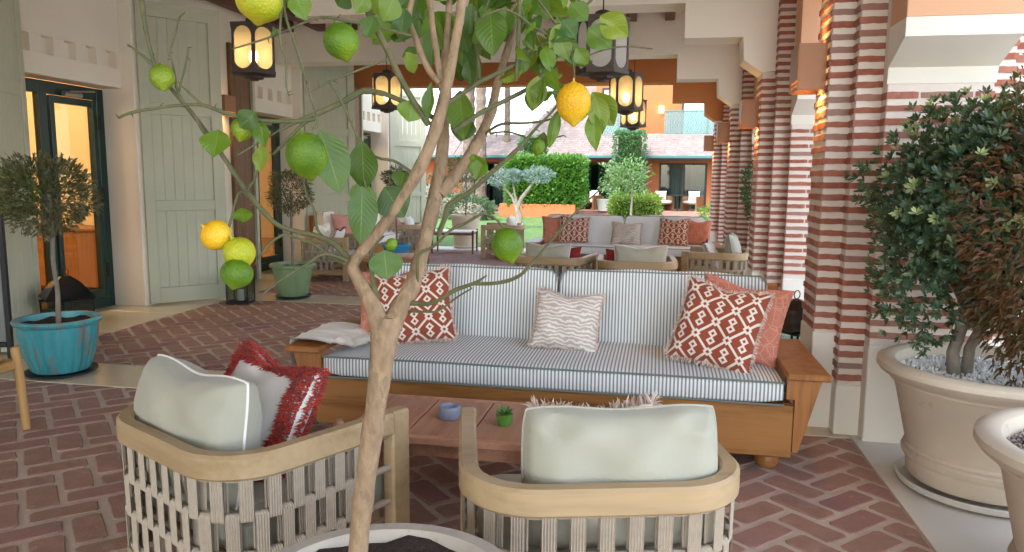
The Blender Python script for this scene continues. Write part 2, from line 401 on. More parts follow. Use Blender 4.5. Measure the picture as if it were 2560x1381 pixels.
for x, y, ang, pn in bricks:
    pl = clip(outline(x, y, BL*R.uniform(.97, 1.01), BW*R.uniform(.95, 1.02), ang+R.uniform(-.012, .012)), pn[0]+.008, pn[1]-.008, pn[2]+.008, pn[3]-.008)
    if len(pl) < 3: continue
    q = in_view(x, y); key = 99
    if q and -60 < q[0] < 2600 and 0 < q[1] < 1440:
        key = q[2]
        if (1040 < q[0] < 1790 and q[1] > 1230) or (330 < q[0] < 960 and q[1] > 1150) or (820 < q[0] < 1960 and 760 < q[1] < 1060): key += 20
    done.append((key, x, y, pl))
done.sort(key=lambda a: a[0])
rest = MB(); rest.r = []
for k, (key, x, y, pl) in enumerate(done):
    zt = R.uniform(-.0025, .0015)
    if k < 300:
        b = MB(); slab(b, [(px_-x, py_-y) for px_, py_ in pl], zt, -.03, .004)
        link('brick', b.mesh('brick', brick_floor), floor, loc=(x, y, 0))
    else: slab(rest, pl, zt, -.03, .004)
rest.build('brick_field', brick_floor, floor, kind='stuff')

def slabs(name, x0, x1, y0, y1, z, nx, ny, mat, joint=.004):
    base = MB(); base.box((x0, y0, -.05), (x1, y1, z-.006), 0); o = base.build(name, mortar_floor, kind='structure')
    for i in range(nx):
        for j in range(ny):
            a = x0+(x1-x0)*i/nx; b = x0+(x1-x0)*(i+1)/nx; c = y0+(y1-y0)*j/ny; d = y0+(y1-y0)*(j+1)/ny
            t = MB(); t.box((a+joint/2-x0, c+joint/2-y0, -.04), (b-joint/2-x0, d-joint/2-y0, z), .002); t.build('stone_slab', mat, o).location = (x0, y0, 0)
    return o
slabs('stone_path_wall', -6.25, BX0, -.6, 15.9, .002, 1, 17, stone_floor)
for i, (a, b) in enumerate(BANDS): slabs('stone_band', BX0, BX1, a, b, .002, 7, 1, stone_floor)
slabs('stone_path_right', BX1, 3.4, -.6, 15.9, .004, 2, 14, stone_pale)
slabs('stone_path_end', BX0, BX1, BY1, 15.9, .002, 6, 1, stone_pale)

# ---- ceiling with timber joists
CEIL = 3.83; ROOF_Y0 = -7.0  # roof lengthened behind the camera, out of view, to dim the foreground
c_mb = MB(); c_mb.box((-6.4, ROOF_Y0, CEIL), (2.3, 14.3, CEIL+.25), 0)
ceiling = c_mb.build('ceiling', plaster, kind='structure')
jm = MB(); jm.box((-.065, -14.8, -.16), (.065, 6.1, 0), .008); jme = jm.mesh('joist', dark_beam)
for i in range(13): link('joist', jme, ceiling, loc=(.09-.51*i, 7.85, CEIL-.004))

# ---- the wall on the left with its doorways and folding shutters
WX = -5.78
wall = thing('loggia_wall', 'cream plaster wall with glass doorways and tall sage shutters along the left', 'wall')
bays = [(5.99, 7.5), (9.99, 11.5), (13.99, 15.5)]
edges = [-7.0] + [e for b in bays for e in b] + [16.2]
for i in range(0, len(edges), 2):
    b = MB(); b.box((WX-.55, edges[i], 0), (WX, edges[i+1], CEIL), .006); b.build('wall_pier', plaster, wall)
def shutter(hx, hy, ang, name='shutter', wd=.9, ht=3.44, label=None, mat=None):
    mat = mat or sage_paint; o = MB(); th = .045
    for a, b in ((0, .11), (wd-.13, wd)): o.box((a, -th/2, .02), (b, th/2, ht), .004)
    sh = o.build(name, mat, wall, label=label); sh.location = (hx, hy, 0); sh.rotation_euler = (0, 0, ang)
    zs = [(.02, .2), (1.1, 1.22), (2.2, 2.33), (ht-.16, ht)]
    for a, b in zs:
        r_ = MB(); r_.box((.11, -th/2+.001, a), (wd-.13, th/2-.001, b), .004); r_.build('rail', mat, sh)
    n = 6; pw = (wd-.24)/n
    for (a, b), (c, d) in zip(zs, zs[1:]):
        pm = MB(); pm.box((.0015, -th/2+.026, 0), (pw-.0015, th/2-.012, c-b), .003); me = pm.mesh('plank', mat)
        for k in range(n): link('plank', me, sh, loc=(.11+pw*k, 0, b))
    return sh
for i, (y0, y1) in enumerate(bays):
    lx = WX-.15                                       # infill above each doorway with a row of small square niches
    zb, z1, z2, zt = 2.47, 2.68, 2.85, CEIL
    lt = MB(); lt.box((lx-.3, y0, zb), (lx-.09, y1, zt), 0)
    lt.box((lx-.09, y0, zb), (lx, y1, z1), .004); lt.box((lx-.09, y0, z2), (lx, y1, zt), .004)
    ys = [6.12+.29*k + 4*i for k in range(5)]; e = y0
    for yk in ys: lt.box((lx-.09, e, z1), (lx, yk, z2), 0); e = yk+.15
    lt.box((lx-.09, e, z1), (lx, y1, z2), 0); lt.build('lintel', plaster, wall)
    # glazed door of dark green metal
    gx = -6.22; fr = MB()
    for a, b in ((y0, y0+.07), (y1-.1, y1), (6.59+4*i, 6.7+4*i)): fr.box((gx-.03, a, .0), (gx+.04, b, 2.46), .004)
    for a, b in ((.0, .12), (2.33, 2.46)): fr.box((gx-.028, y0+.07, a), (gx+.038, y1-.1, b), .004)
    door = fr.build('glass_door', dark_green, wall)
    lf = MB()
    for a, b in ((6.72, 6.78), (7.31, 7.37)): lf.box((gx-.02, a+4*i, .13), (gx+.055, b+4*i, 2.32), .004)
    for a, b in ((.13, .22), (2.25, 2.32)): lf.box((gx-.018, 6.78+4*i, a), (gx+.053, 7.31+4*i, b), .004)
    lf.build('door_leaf', dark_green, door)
    for a, b in ((6.78, 7.31), (6.06, 6.59)):
        g = MB(); g.box((gx-.004, a+4*i, .12 if b < 7 else .22), (gx+.004, b+4*i, 2.33 if b < 7 else 2.25), 0); g.build('pane', glass_clear, door)
    for zz in (.35, 1.2, 2.0):
        h = MB(); h.box((gx+.056, 7.37+4*i, zz), (gx+.075, 7.40+4*i, zz+.17), .004); h.build('hinge', black_metal, door)
    h = MB(); h.tube([(gx+.1, 6.86+4*i, 2.35), (gx+.1, 7.1+4*i, 2.35)], .028, 12); h.tube([(gx+.1, 6.95+4*i, 2.38), (gx+.12, 7.28+4*i, 2.41)], .01, 8); h.build('door_closer', steel, door)
    h = MB(); h.tube([(gx+.06, 6.66+4*i, .95), (gx+.1, 6.66+4*i, .95), (gx+.1, 6.58+4*i, .95)], .012, 8); h.build('handle', steel, door)
    shutter(WX+.015, y1+.06, math.radians(49), label='wide open sage shutter leaf of three plank panels')
    if i == 0: shutter(WX+.03, y0-.02, math.radians(-64), label='half open sage shutter leaf at the near edge')
    else:
        bt = MB(); bt.box((WX-.1, y0-.62, .0), (WX+.05, y0-.2, 3.3), .01); bt.box((WX-.2, y0-.2, 0), (WX+.02, y0-.08, 3.3), .01); bt.build('unlit_leaf', brown_timber, wall)  # near shutter leaf; brown stands in for its unlit sage side
        pp = MB(); pp.box((WX-.2, y0-.08, 0), (WX+.06, y0-.02, 3.3), .006); pp.box((WX-.2, y0-.02, 0), (WX+.02, y0+.05, 3.3), .006); pp.build('door_frame', sage_paint, wall)
# warm room seen through the glass
room_wall = M('warm_room_wall', '#ead3ac', .8, .05, 2, .05, 30, .002); room_floor = M('warm_room_floor', '#a87444', .25, .1, 3, .05, 30, .001); room_wood = wood('room_cabinet_timber', '#9a6a3a', '#6e4522', 2)
rm = MB(); X0, X1 = -10.5, -6.34
rm.box((X0-.1, 4.0, -.05), (X0, 17, 3.2), 0); rm.box((X0, 3.9, -.05), (X1, 4.0, 3.2), 0); rm.box((X0, 17, -.05), (X1, 17.1, 3.2), 0); rm.box((X0, 8.75, .0), (X1, 8.85, 3.2), 0); rm.box((X0, 4.0, 3.2), (X1, 17, 3.3), 0)
rm.build('room_wall', room_wall, kind='structure')
rf = MB(); rf.box((X0, 4.0, -.06), (WX-.47, 17, .0), 0); rf.build('room_floor', room_floor, kind='structure')
cb = thing('sideboard', 'wooden sideboard inside the warm lit room behind the glass door', 'sideboard', (-7.6, 8.4, 0))
b = MB(); b.box((-.8, -.25, .08), (.8, .25, .8), .01); b.build('body', room_wood, cb)
b = MB(); b.box((-.85, -.28, .8), (.85, .28, .84), .01); b.build('top', room_wood, cb)
for sx in (-.7, .7):
    for sy in (-.2, .2):
        b = MB(); b.box((sx-.03, sy-.03, 0), (sx+.03, sy+.03, .08), .004); b.build('leg', room_wood, cb)
cl = thing('ceiling_light', 'round ceiling light glowing inside the room behind the glass door', 'light', (-8.3, 6.6, 3.1))
b = MB(); b.lathe([(0, 0), (.2, 0), (.22, .03), (.22, .1)], 24); b.build('shade', bulb_w, cl, True)
lamp('room_light', (-8.3, 6.6, 2.8), 42, (1, .76, .5), .2); lamp('room_light', (-8.3, 11.5, 2.8), 42, (1, .76, .5), .2)

# ---- brick pillars with stepped corners
ub = []
for k in range(6):
    b = MB(); n = 6; vs = []; fs = []
    for i in range(n+1):
        x = -.5+i/n; top = .5+R.uniform(-.06, .04); bot = -.5+R.uniform(-.04, .06); o_ = R.uniform(-.012, .012)
        e = .03 if i in (0, n) else 0
        vs += [(x+(.0 if e == 0 else (R.uniform(-.005, .005))), -.5+o_+e, bot+e), (x, -.5+o_+e, top-e), (x, .5, top), (x, .5, bot)]
    for i in range(n):
        for q in range(4): fs.append((i*4+q, (i+1)*4+q, (i+1)*4+(q+1) % 4, i*4+(q+1) % 4))
    fs += [(0, 1, 2, 3), (n*4+3, n*4+2, n*4+1, n*4)]
    b.add(vs, fs); ub.append(b.mesh('brick', brick_wall))
def brick(par, x0, x1, y0, y1, z, h, flip=False):
    o = link('brick', R.choice(ub), par, loc=((x0+x1)/2, (y0+y1)/2, z+h/2), scale=(abs(x1-x0), abs(y1-y0), h*R.uniform(.9, 1.08)))
    return o
def brick_side(par, x0, x1, y0, y1, z, h):     # long face towards -x
    o = link('brick', R.choice(ub), par, loc=((x0+x1)/2, (y0+y1)/2, z+h/2), rot=(0, 0, -PI/2), scale=(abs(y1-y0), abs(x1-x0), h*R.uniform(.9, 1.08)))
    return o
PIT_Z = .0705; BH = .035
ordn = ['nearest to the camera, beside the big planter', 'second from the camera, behind the striped sofa arm', 'third from the camera, beside the tall dark plant', 'farthest in the row, in front of the garden']
D = []
for k in range(4):
    yc = 4.87+3*k; xc = 1.485
    pl = thing('brick_pillar', 'red and white banded brick pillar with stepped corners, '+ordn[k], 'pillar', (xc, yc, 0), 0, 'brick pillars of the loggia')
    spring = 3.3 if k == 0 else 2.55
    c = MB(); g = .005
    c.box((-.265, -.40+g, 0), (.265, .40-g, 3.3), .004); c.box((-.405+g, -.30+g, 0), (.405-g, .30-g, 3.3), .004); c.box((-.53+g, -.19+g, 0), (.53-g, .19-g, spring), .004)
    c.build('core', mortar_w, pl)
    # smooth plinth skins
    c = MB(); c.box((-.268, -.402, 0), (.268, .402, .57), .006); c.box((-.407, -.302, 0), (.407, .302, .31), .006); c.box((-.532, -.192, 0), (.532, .192, .6), .006); c.build('plinth', stone_plaster, pl)
    nz = int((3.3-.33)/PIT_Z)
    for q in range(nz):
        z = .335+q*PIT_Z; e = .004; off = q % 2
        for sx in ((-1, 1) if k < 2 else (-1,)):
            a, b_ = sorted((sx*(.405+e), sx*.262)); brick(pl, a, b_, -.30-e, -.19, z, BH)
            if .6 < z < spring-.04:
                a, b_ = sorted((sx*(.53+e), sx*.402)); brick(pl, a, b_, -.19-e, -.19+.12, z, BH)
        if .6 < z < spring-.04:
            if off: brick_side(pl, -.53-e, -.45, -.055, .06, z, BH); brick_side(pl, -.53-e, -.45, .075, .192, z, BH)
            else: brick_side(pl, -.53-e, -.45, -.055, .0, z, BH); brick_side(pl, -.53-e, -.45, .015, .14, z, BH)
        if .58 < z < 2.0:
            cuts = [-.269, -.10, .17, .269] if off else [-.269, .02, .269]
            for a, b_ in zip(cuts, cuts[1:]): brick(pl, a+(.007 if a > -.26 else 0), b_-(.007 if b_ < .26 else 0), -.40-e, -.30, z, BH)
    # the bracket carrying the arcade
    for sy in (-1, 1):
        c = MB(); f = [(-.40, 2.035), (-.41, 2.12), (-.66, 2.24), (-.66, 2.335), (-.38, 2.335), (-.38, 2.035)]
        c.extrude([(sy*p[0], p[1]) for p in f], -.272, .272, 0); c.build('bracket', stone_plaster, pl)
        c = MB(); c.box((-.271, sy*.38, 2.336), (.271, sy*.655, 3.3), .004); c.build('arcade_shoulder', peach_paint, pl)
    D.append((xc, yc))
ab = thing('arcade_beam', 'long peach arcade beam resting on the brick pillars', 'beam')
b = MB(); b.box((1.0, 1.0, 3.302), (1.97, 14.3, CEIL-.002), .005); b.build('beam', peach_paint, ab)

# ---- cross arches with stepped ends
xm = (WX+.955)/2; half = [(.955, 2.545), (.78, 2.665), (.765, 2.885), (.21, 2.885), (.208, 3.22)]
def arch(yc, mat, lab, high=False):
    right = [(1.079, CEIL-.002), (1.079, 2.56)] + half
    left = ([(-3.9, 3.22), (-3.9, 3.6), (WX+.002, 3.6)] if high else [(WX+.002, 3.22)]) + [(WX+.002, CEIL-.002)]
    a = thing('cross_arch', lab, 'arch', (0, yc, 0), 0, 'stepped cross arches'); m = MB(); m.extrude(right+left, -.188, .188); m.build('arch_wall', mat, a); return a
arch(7.87, plaster, 'cream cross arch with stepped end springing from the second pillar', True)
arch(10.87, plaster, 'cream cross arch with stepped end behind the hanging lanterns')
arch(13.87, terracotta_orange, 'terracotta orange cross arch at the garden end')

# ---- wall lamps on the pillars
lamp_copper = M('copper_brown_metal', '#a87552', .5, .06, 6, .05, 60, .001, spec=.4)
def sconce(x, y, z, d, lab, power):      # box open above and below, slots near the foot; d = +1 fixed to a face looking to -x
    s = thing('wall_lamp', lab, 'lamp', (x, y, z), 0, 'box wall lamps'); w_, dp, h = .13, .165*d, .27
    for a, b in (((-dp, -w_, .06), (-dp+.006*d, w_, h)), ((-dp, -w_, 0), (-dp+.006*d, w_, .018)), ((-dp, -w_, .034), (-dp+.006*d, w_, .044)),
                 ((-dp+.006*d, -w_, 0), (-.003*d, -w_+.006, h)), ((-dp+.006*d, w_-.006, 0), (-.003*d, w_, h))):
        m = MB(); m.box(a, b, .002); m.build('side_plate', lamp_copper, s)
    m = MB(); m.box((-dp+.02*d, -.03, .10), (-.05*d, .03, .16), .01); m.build('bulb', bulb_w, s)
    if power:
        spot('lamp_light', (x-.06*d, y, z+.03), (x-.02*d, y, z-.3), power, (1, .5, .14), 110); spot('lamp_light', (x-.06*d, y, z+.24), (x-.0*d, y, z+.6), power*(.5 if y < 5 else .04), (1, .5, .14), 80)
sconce(.953, 4.87, 2.04, 1, 'copper box lamp glowing on the nearest brick pillar', 4)
sconce(.953, 7.87, 2.03, 1, 'copper box lamp on the second brick pillar', 4)
sconce(.953, 10.87, 2.03, 1, 'copper box lamp on the third brick pillar', 4)
sconce(.953, 13.87, 2.03, 1, 'copper box lamp on the farthest brick pillar', 4)
sconce(WX+.003, 9.15, 2.3, -1, 'copper box lamp on the wall between the sage shutters', 1.5)

# ---- hanging lanterns
def lantern(x, y, zb, lit, lab):
    L_ = thing('hanging_lantern', lab, 'lantern', (x, y, zb), 0, 'hanging lanterns'); r, z0, z1 = .205, .06, .45
    for k in range(6):
        a0, a1 = PI/3*k, PI/3*(k+1); p0 = Vector((r*math.cos(a0), r*math.sin(a0), 0)); p1 = Vector((r*math.cos(a1), r*math.sin(a1), 0)); ex = (p1-p0); wd = ex.length; ex.normalize(); nr = Vector((ex.y, -ex.x, 0))
        hw, zc0, zc1 = wd*.41, z0+.016+wd*.41, z1-.016-wd*.41; hole = []; rim = []
        for q in range(24):
            t = 2*PI*q/24; c_, s_ = math.cos(t), math.sin(t)
            hole.append((wd/2+hw*c_, (zc1 if s_ >= 0 else zc0)+hw*s_))
            m_ = max(abs(c_)/1, abs(s_)/1); rim.append((wd/2+wd/2*max(-1, min(1, c_*1.42)), (z1 if s_ > .65 else z0 if s_ < -.65 else ((zc1 if s_ >= 0 else zc0)+hw*s_*1.1))))
        m = MB(); vs = []; fs = []
        for off in (0, -.012):
            for (u, z) in hole+rim: vs.append(p0+ex*u+nr*off+Vector((0, 0, z)))
        for o_ in (0, 48):
            for q in range(24): fs.append((o_+q, o_+(q+1) % 24, o_+24+(q+1) % 24, o_+24+q))
        for q in range(24): fs.append((q, (q+1) % 24, 48+(q+1) % 24, 48+q))
        m.add(vs, fs); m.build('side_panel', bronze_metal, L_)
        g = MB(); cc = [p0+nr*-.006+Vector((0, 0, z0)), p1+nr*-.006+Vector((0, 0, z0)), p1+nr*-.006+Vector((0, 0, z1)), p0+nr*-.006+Vector((0, 0, z1))]
        cc2 = [c_-nr*.003 for c_ in cc]; g.add(cc+cc2, [(0, 1, 2, 3), (7, 6, 5, 4), (0, 4, 5, 1), (2, 6, 7, 3)]); g.build('pane', lamp_glass if lit else lamp_glass_day, L_)
    m = MB(); m.lathe([(0, -.01), (.04, -.01), (.045, .0), (.09, .01), (.1, .03), (r*1.03, .04), (r*1.03, .065), (0, .066)], 6); m.build('base', bronze_metal, L_)
    m = MB(); m.lathe([(0, .45), (r*1.04, .448), (r*1.04, .466), (.07, .49), (.06, .52), (.03, .53), (0, .53)], 6); m.build('cap', bronze_metal, L_)
    m = MB(); m.tube([(0, 0, .53), (0, 0, CEIL-zb-.003)], .006, 6); m.build('chain', bronze_metal, L_)
    m = MB(); m.lathe([(0, .14), (.025, .15), (.04, .19), (.03, .24), (0, .25)], 16); m.build('bulb', bulb_m if lit else lamp_glass_day, L_, True)
    if lit: lamp('lantern_light', (x, y, zb+.2), 4.5, (1, .8, .55), .04)
lantern(-3.56, 6.2, 2.36, True, 'lit hexagonal lantern hanging in front of the sage shutters')
lantern(-3.44, 9.2, 2.34, True, 'lit hexagonal lantern hanging farther down on the left')
lantern(-.46, 6.0, 2.28, False, 'unlit hexagonal lantern hanging nearest on the right side')
lantern(-.41, 9.2, 2.29, True, 'lit hexagonal lantern in the middle of the right row')
lantern(-.42, 12.2, 2.30, True, 'lit hexagonal lantern farthest away on the right')

# ================================================================== SEATING
def pillow_mb(w, h, t, n=22, pin=.07, dent=0, seed=1, wr=.004, ex=.5, rc=0):
    q = random.Random(seed); ph = [q.uniform(0, 6.28) for _ in range(6)]; m = MB()
    for side in (-1, 1):
        def fn(a, b):
            u, v = 2*a-1, 2*b-1; x = w/2*u*(1-pin*(1-v*v)*abs(u)**3); z = h/2*v*(1-pin*(1-u*u)*abs(v)**3)
            if dent and v > 0: z -= dent*v*v*math.exp(-(u*2.2)**2)
            kc = 1-rc*(abs(u*v))**3; x *= kc; z *= kc
            y = side*t/2*(max(0, 1-u**4)*max(0, 1-v**4))**ex*(1-.25*(u*u+v*v)*.5)
            y += side*wr*(math.sin(7*u+5*v+ph[0])+math.sin(-9*u+6*v+ph[1])*.7+math.sin(15*u*v+ph[2]))*(1-u**4)*(1-v**4)
            r_ = max(0, (u*u+v*v)-.7); y += side*wr*1.8*math.sin(11*(abs(u)-abs(v))+ph[3])*min(1, r_*2)*(1-u**8)*(1-v**8)
            return (x, y, z)
        m.grid(fn if side < 0 else (lambda a, b: fn(1-a, b)), n, n, uvf=(lambda a, b: ((a-.5)*w, (b-.5)*h)))
    return m
def edge_pts(w, h, pin, n):
    out = []
    for k in range(n):
        s = 4*k/n; e = int(s); f = 2*(s-e)-1
        u, v = [(f, -1), (1, f), (-f, 1), (-1, -f)][e]
        out.append((Vector((w/2*u*(1-pin*(1-v*v)*abs(u)**3), 0, h/2*v*(1-pin*(1-u*u)*abs(v)**3))), Vector((u if abs(u) > .98 else 0, 0, v if abs(v) > .98 else 0)).normalized()))
    return out
def fringe_mb(w, h, pin=.07, n=420, ln=.03, wd=.006, seed=3, only_top=False):
    q = random.Random(seed); m = MB(); m.r = []
    for p, nr in edge_pts(w, h, pin, n):
        if only_top and nr.z < .5: continue
        for _ in range(2):
            d = (nr+Vector((q.uniform(-.6, .6), q.uniform(-.9, .9), q.uniform(-.6, .6)))).normalized(); l = ln*q.uniform(.6, 1.25)
            sd = d.cross(Vector((q.uniform(-1, 1), q.uniform(-1, 1), q.uniform(-1, 1)))).normalized()*wd/2
            b = p-nr*.006+Vector((0, q.uniform(-.008, .008), 0)); mid = b+d*l*.55+Vector((0, 0, .002)); e = b+d*l+Vector((0, 0, -.15*l))
            m.add([b-sd, b+sd, mid+sd, mid-sd, e], [(0, 1, 2, 3), (3, 2, 4)], q.random())
    return m
def place(loc, rz=0, tilt=0, roll=0):   # stand a cushion on its lower edge, leaning back by tilt
    return Matrix.Translation(loc) @ Matrix.Rotation(rz, 4, 'Z') @ Matrix.Rotation(tilt, 4, 'X') @ Matrix.Rotation(roll, 4, 'Y')
def pillow(name, lab, mat, w, h, t, loc, rz=0, tilt=0, roll=0, fringe=None, piping=None, dent=.03, seed=1, group=None, ln=.03, ex=.5, pin=.07, wr=.004, rc=0):
    m_ = place(Vector(loc), rz, tilt, roll); p = thing(name, lab, 'pillow', group=group, mtx=m_)
    mb = pillow_mb(w, h, t, seed=seed, dent=dent, ex=ex, pin=pin, wr=wr, n=36, rc=rc)
    mb.v = [(x, y, z+h/2) for x, y, z in mb.v]; mb.build('cover', mat, p, True)
    if fringe:
        f = fringe_mb(w, h, ln=ln, seed=seed+5); f.v = [(x, y, z+h/2-(dent*math.exp(-(x/w*4.4)**2) if z > h*.3 else 0)) for x, y, z in f.v]; f.build('fringe', fringe, p)
    if piping:
        e = [a*(1-rc*(abs(a.x*a.z)/(w*h/4))**3)+Vector((0, 0, h/2-(dent*math.exp(-(a.x/w*4.4)**2)*(max(0, a.z)/(h/2))**2))) for a, _ in edge_pts(w, h, pin, 88)]; tb = MB(); tb.tube(e+[e[0]], .005, 6, False); tb.build('piping', piping, p, True)
    return p
# printed fabrics
def uvxy(t):
    s = t.nodes.new('ShaderNodeSeparateXYZ'); t.links.new(coords(t, which='UV'), s.inputs[0]); return s.outputs[0], s.outputs[1]
def tile(t, v, per, off=0.0):
    return math_(t, 'SUBTRACT', math_(t, 'FRACT', math_(t, 'MULTIPLY_ADD', v, 1/per, 50.5+off)), .5)
def geometric(name):
    m, t, p, o = nodes(name); x, y = uvxy(t); per = .122
    a = math_(t, 'MULTIPLY', math_(t, 'ADD', x, y), .7071); b = math_(t, 'MULTIPLY', math_(t, 'SUBTRACT', y, x), .7071)
    A, B = tile(t, a, per), tile(t, b, per); aA = math_(t, 'ABSOLUTE', A); aB = math_(t, 'ABSOLUTE', B)
    def sq(u, v, r_): return math_(t, 'LESS_THAN', math_(t, 'MAXIMUM', math_(t, 'ABSOLUTE', u), math_(t, 'ABSOLUTE', v)), r_)
    line = math_(t, 'LESS_THAN', math_(t, 'MINIMUM', aA, aB), .052)
    A2, B2 = tile(t, a, per, .5), tile(t, b, per, .5)
    up = (math_(t, 'SUBTRACT', A2, .125), math_(t, 'SUBTRACT', B2, .125)); dn = (math_(t, 'ADD', A2, .125), math_(t, 'ADD', B2, .125))
    f = math_(t, 'MAXIMUM', math_(t, 'MAXIMUM', line, sq(A, B, .155)), math_(t, 'MAXIMUM', sq(*up, .15), sq(*dn, .15)))
    f = math_(t, 'SUBTRACT', f, math_(t, 'MAXIMUM', sq(A, B, .065), math_(t, 'MAXIMUM', sq(*up, .06), sq(*dn, .06))))
    c = mixc(t, f, lin('#8f4128'), lin('#ded2c4')); t.links.new(c, p.inputs['Base Color']); p.inputs['Roughness'].default_value = .9; p.inputs['Sheen Weight'].default_value = .2
    bump(t, p, noise(t, 500, 2, coords(t, which='UV')), .25, .001); return m
def zebra(name):
    m, t, p, o = nodes(name); wv = t.nodes.new('ShaderNodeTexWave'); wv.bands_direction = 'Y'; wv.inputs['Scale'].default_value = 13; wv.inputs['Distortion'].default_value = 9; wv.inputs['Detail'].default_value = 2; wv.inputs['Detail Scale'].default_value = 1.1
    t.links.new(coords(t, which='UV'), wv.inputs[0]); f = math_(t, 'GREATER_THAN', wv.outputs['Fac'], .55)
    t.links.new(mixc(t, f, lin('#b8aaa0'), lin('#ded6cd')), p.inputs['Base Color']); p.inputs['Roughness'].default_value = .9; bump(t, p, noise(t, 500, 2, coords(t, which='UV')), .25, .001); return m
def scallop(name):
    m, t, p, o = nodes(name); v = t.nodes.new('ShaderNodeTexVoronoi'); v.feature = 'DISTANCE_TO_EDGE'; v.inputs['Scale'].default_value = 17; t.links.new(coords(t, which='UV'), v.inputs['Vector'])
    v2 = t.nodes.new('ShaderNodeTexVoronoi'); v2.inputs['Scale'].default_value = 17; t.links.new(coords(t, which='UV'), v2.inputs['Vector'])
    rg = math_(t, 'GREATER_THAN', math_(t, 'SINE', math_(t, 'MULTIPLY', v2.outputs['Distance'], 30)), .75)
    f = math_(t, 'MAXIMUM', math_(t, 'LESS_THAN', v.outputs['Distance'], .04), math_(t, 'MULTIPLY', rg, .7))
    t.links.new(mixc(t, math_(t, 'MULTIPLY', f, .5), lin('#b9715c'), lin('#d6a08c')), p.inputs['Base Color']); p.inputs['Roughness'].default_value = .85; bump(t, p, noise(t, 400, 2, coords(t, which='UV')), .25, .001); return m
def stripes(name):
    m, t, p, o = nodes(name); s = t.nodes.new('ShaderNodeSeparateXYZ'); t.links.new(coords(t), s.inputs[0])
    f = math_(t, 'LESS_THAN', math_(t, 'FRACT', math_(t, 'MULTIPLY_ADD', s.outputs[0], 1/.0196, 100)), .46)
    t.links.new(mixc(t, f, lin('#e6e5e0'), lin('#828c90')), p.inputs['Base Color']); p.inputs['Roughness'].default_value = .85; p.inputs['Sheen Weight'].default_value = .15; bump(t, p, noise(t, 500, 2, coords(t)), .2, .001); return m
geo_fabric, zebra_fabric, coral_fabric, stripe_fabric = geometric('rust_geometric_weave'), zebra('beige_zebra_print'), scallop('coral_scallop_print'), stripes('blue_grey_ticking')

def cushion_mb(w, d, h, r=.05, n=26, crown=.015, seed=1):     # a boxed cushion with soft rounded edges, origin at its lower centre
    q = random.Random(seed); ph = q.uniform(0, 6); m = MB()
    def shape(a, b):         # a round the section in y/z, b along x
        th = 2*PI*a; c, s = math.cos(th), math.sin(th); k = .22
        y = d/2*math.copysign(abs(c)**k, c); z = h/2+h/2*math.copysign(abs(s)**k, s); u = 2*b-1
        e = (1-abs(u)**18)**.5; x = w/2*u
        if s > 0: z += (crown*(1-u*u)*(abs(s)) + .004*math.sin(9*u+ph)*abs(s)*(abs(c) < .95))
        return (x, y*(1-.06*(1-e)), h/2+(z-h/2)*(.80+.2*e))
    m.grid(shape, 44, n, True)
    k = len(m.v); us = 44; m.f.append(tuple(range(us-1, -1, -1))); m.f.append(tuple(k-us+i for i in range(us)))
    return m
def sofa(lab, loc, fab, pipe, rotz=0):
    s = thing('sofa', lab, 'sofa', loc, rotz); W = 2.62; hw = W/2
    b = MB(); b.box((-hw, 0, .09), (hw, .045, .365), .006); b.box((-hw, .82, .09), (hw, .865, .365), .006)
    for sx in (-1, 1): b.box((sx*hw, .046, .09), (sx*(hw-.045), .819, .365), .006)
    b.build('base', teak, s)
    b = MB(); b.box((-hw+.046, .046, .30), (hw-.046, .819, .36), .003); b.build('seat_board', teak, s)
    for sx in (-1, 1):
        a = MB(); xo = sorted((sx*(hw-.045), sx*(hw+.17))); a.box((xo[0], -.03, .505), (xo[1], .86, .54), .008); arm = a.build('armrest', teak_v, s)
        p = MB(); i0, i1, j1 = sx*(hw+.002), sx*(hw+.13), sx*(hw+.03)
        for y0, y1 in ((.0, .045), (.75, .8)):
            p = MB(); p.extrude([(i0-sx*.04, .504), (i1, .504), (j1, .12), (i0+sx*.001, .12), (i0+sx*.001, .40), (i0-sx*.04, .40)][::sx], y0, y1)
            p.build('arm_bracket', teak_v, arm)
        p = MB(); x_ = sorted((sx*(hw-.05), sx*(hw+.03))); p.box((x_[0], .865, .09), (x_[1], .93, .875), .008); p.build('back_post', teak_v, s)
        for y_ in (.12, .74):
            f = MB(); f.lathe([(0, 0), (.05, .004), (.065, .03), (.06, .065), (.04, .088), (0, .089)], 20, (sx*(hw-.1), y_, 0)); f.build('bun_foot', teak, s, True)
    b = MB()
    for z_ in (.5, .68, .84): b.box((-hw+.05, .88, z_-.03), (hw-.05, .91, z_+.03), .006)
    b.build('back_rail', teak, s)
    c = cushion_mb(2.52, .83, .125, seed=2); c.v = [(x, y+.405, z+.366) for x, y, z in c.v]; sc = c.build('seat_cushion', fab, s, True)
    for z_ in (.486, .37):
        t = MB(); t.tube([(-1.262, .02, z_-.008), (-1.255, -.012, z_), (-.6, -.014, z_+.006), (0, -.014, z_+.004), (.6, -.014, z_+.006), (1.255, -.012, z_), (1.262, .02, z_-.008), (1.262, .78, z_)], .0055, 6); t.build('piping', pipe, sc, True)
    for sx in (-1, 1):
        c = cushion_mb(1.245, .15, .465, seed=4+sx); rot = Matrix.Rotation(math.radians(-9), 4, 'X')
        o = c.build('back_cushion', fab, s, True); o.matrix_basis = Matrix.Translation((sx*.631, .73, .47)) @ rot
        t = MB(); e = []
        for (u, v) in ((-1, -1), (-1, .86), (-.95, .985), (.95, .985), (1, .86), (1, -1)): e.append((u*.615, -.066, .2325+v*.2325))
        t.tube(e, .0055, 6); t.build('piping', pipe, o, True)
        t = MB(); t.tube([(x, .066, z) for x, y, z in e], .0055, 6); t.build('piping', pipe, o, True)
    return s
SF = (-.592, 3.86, 0)
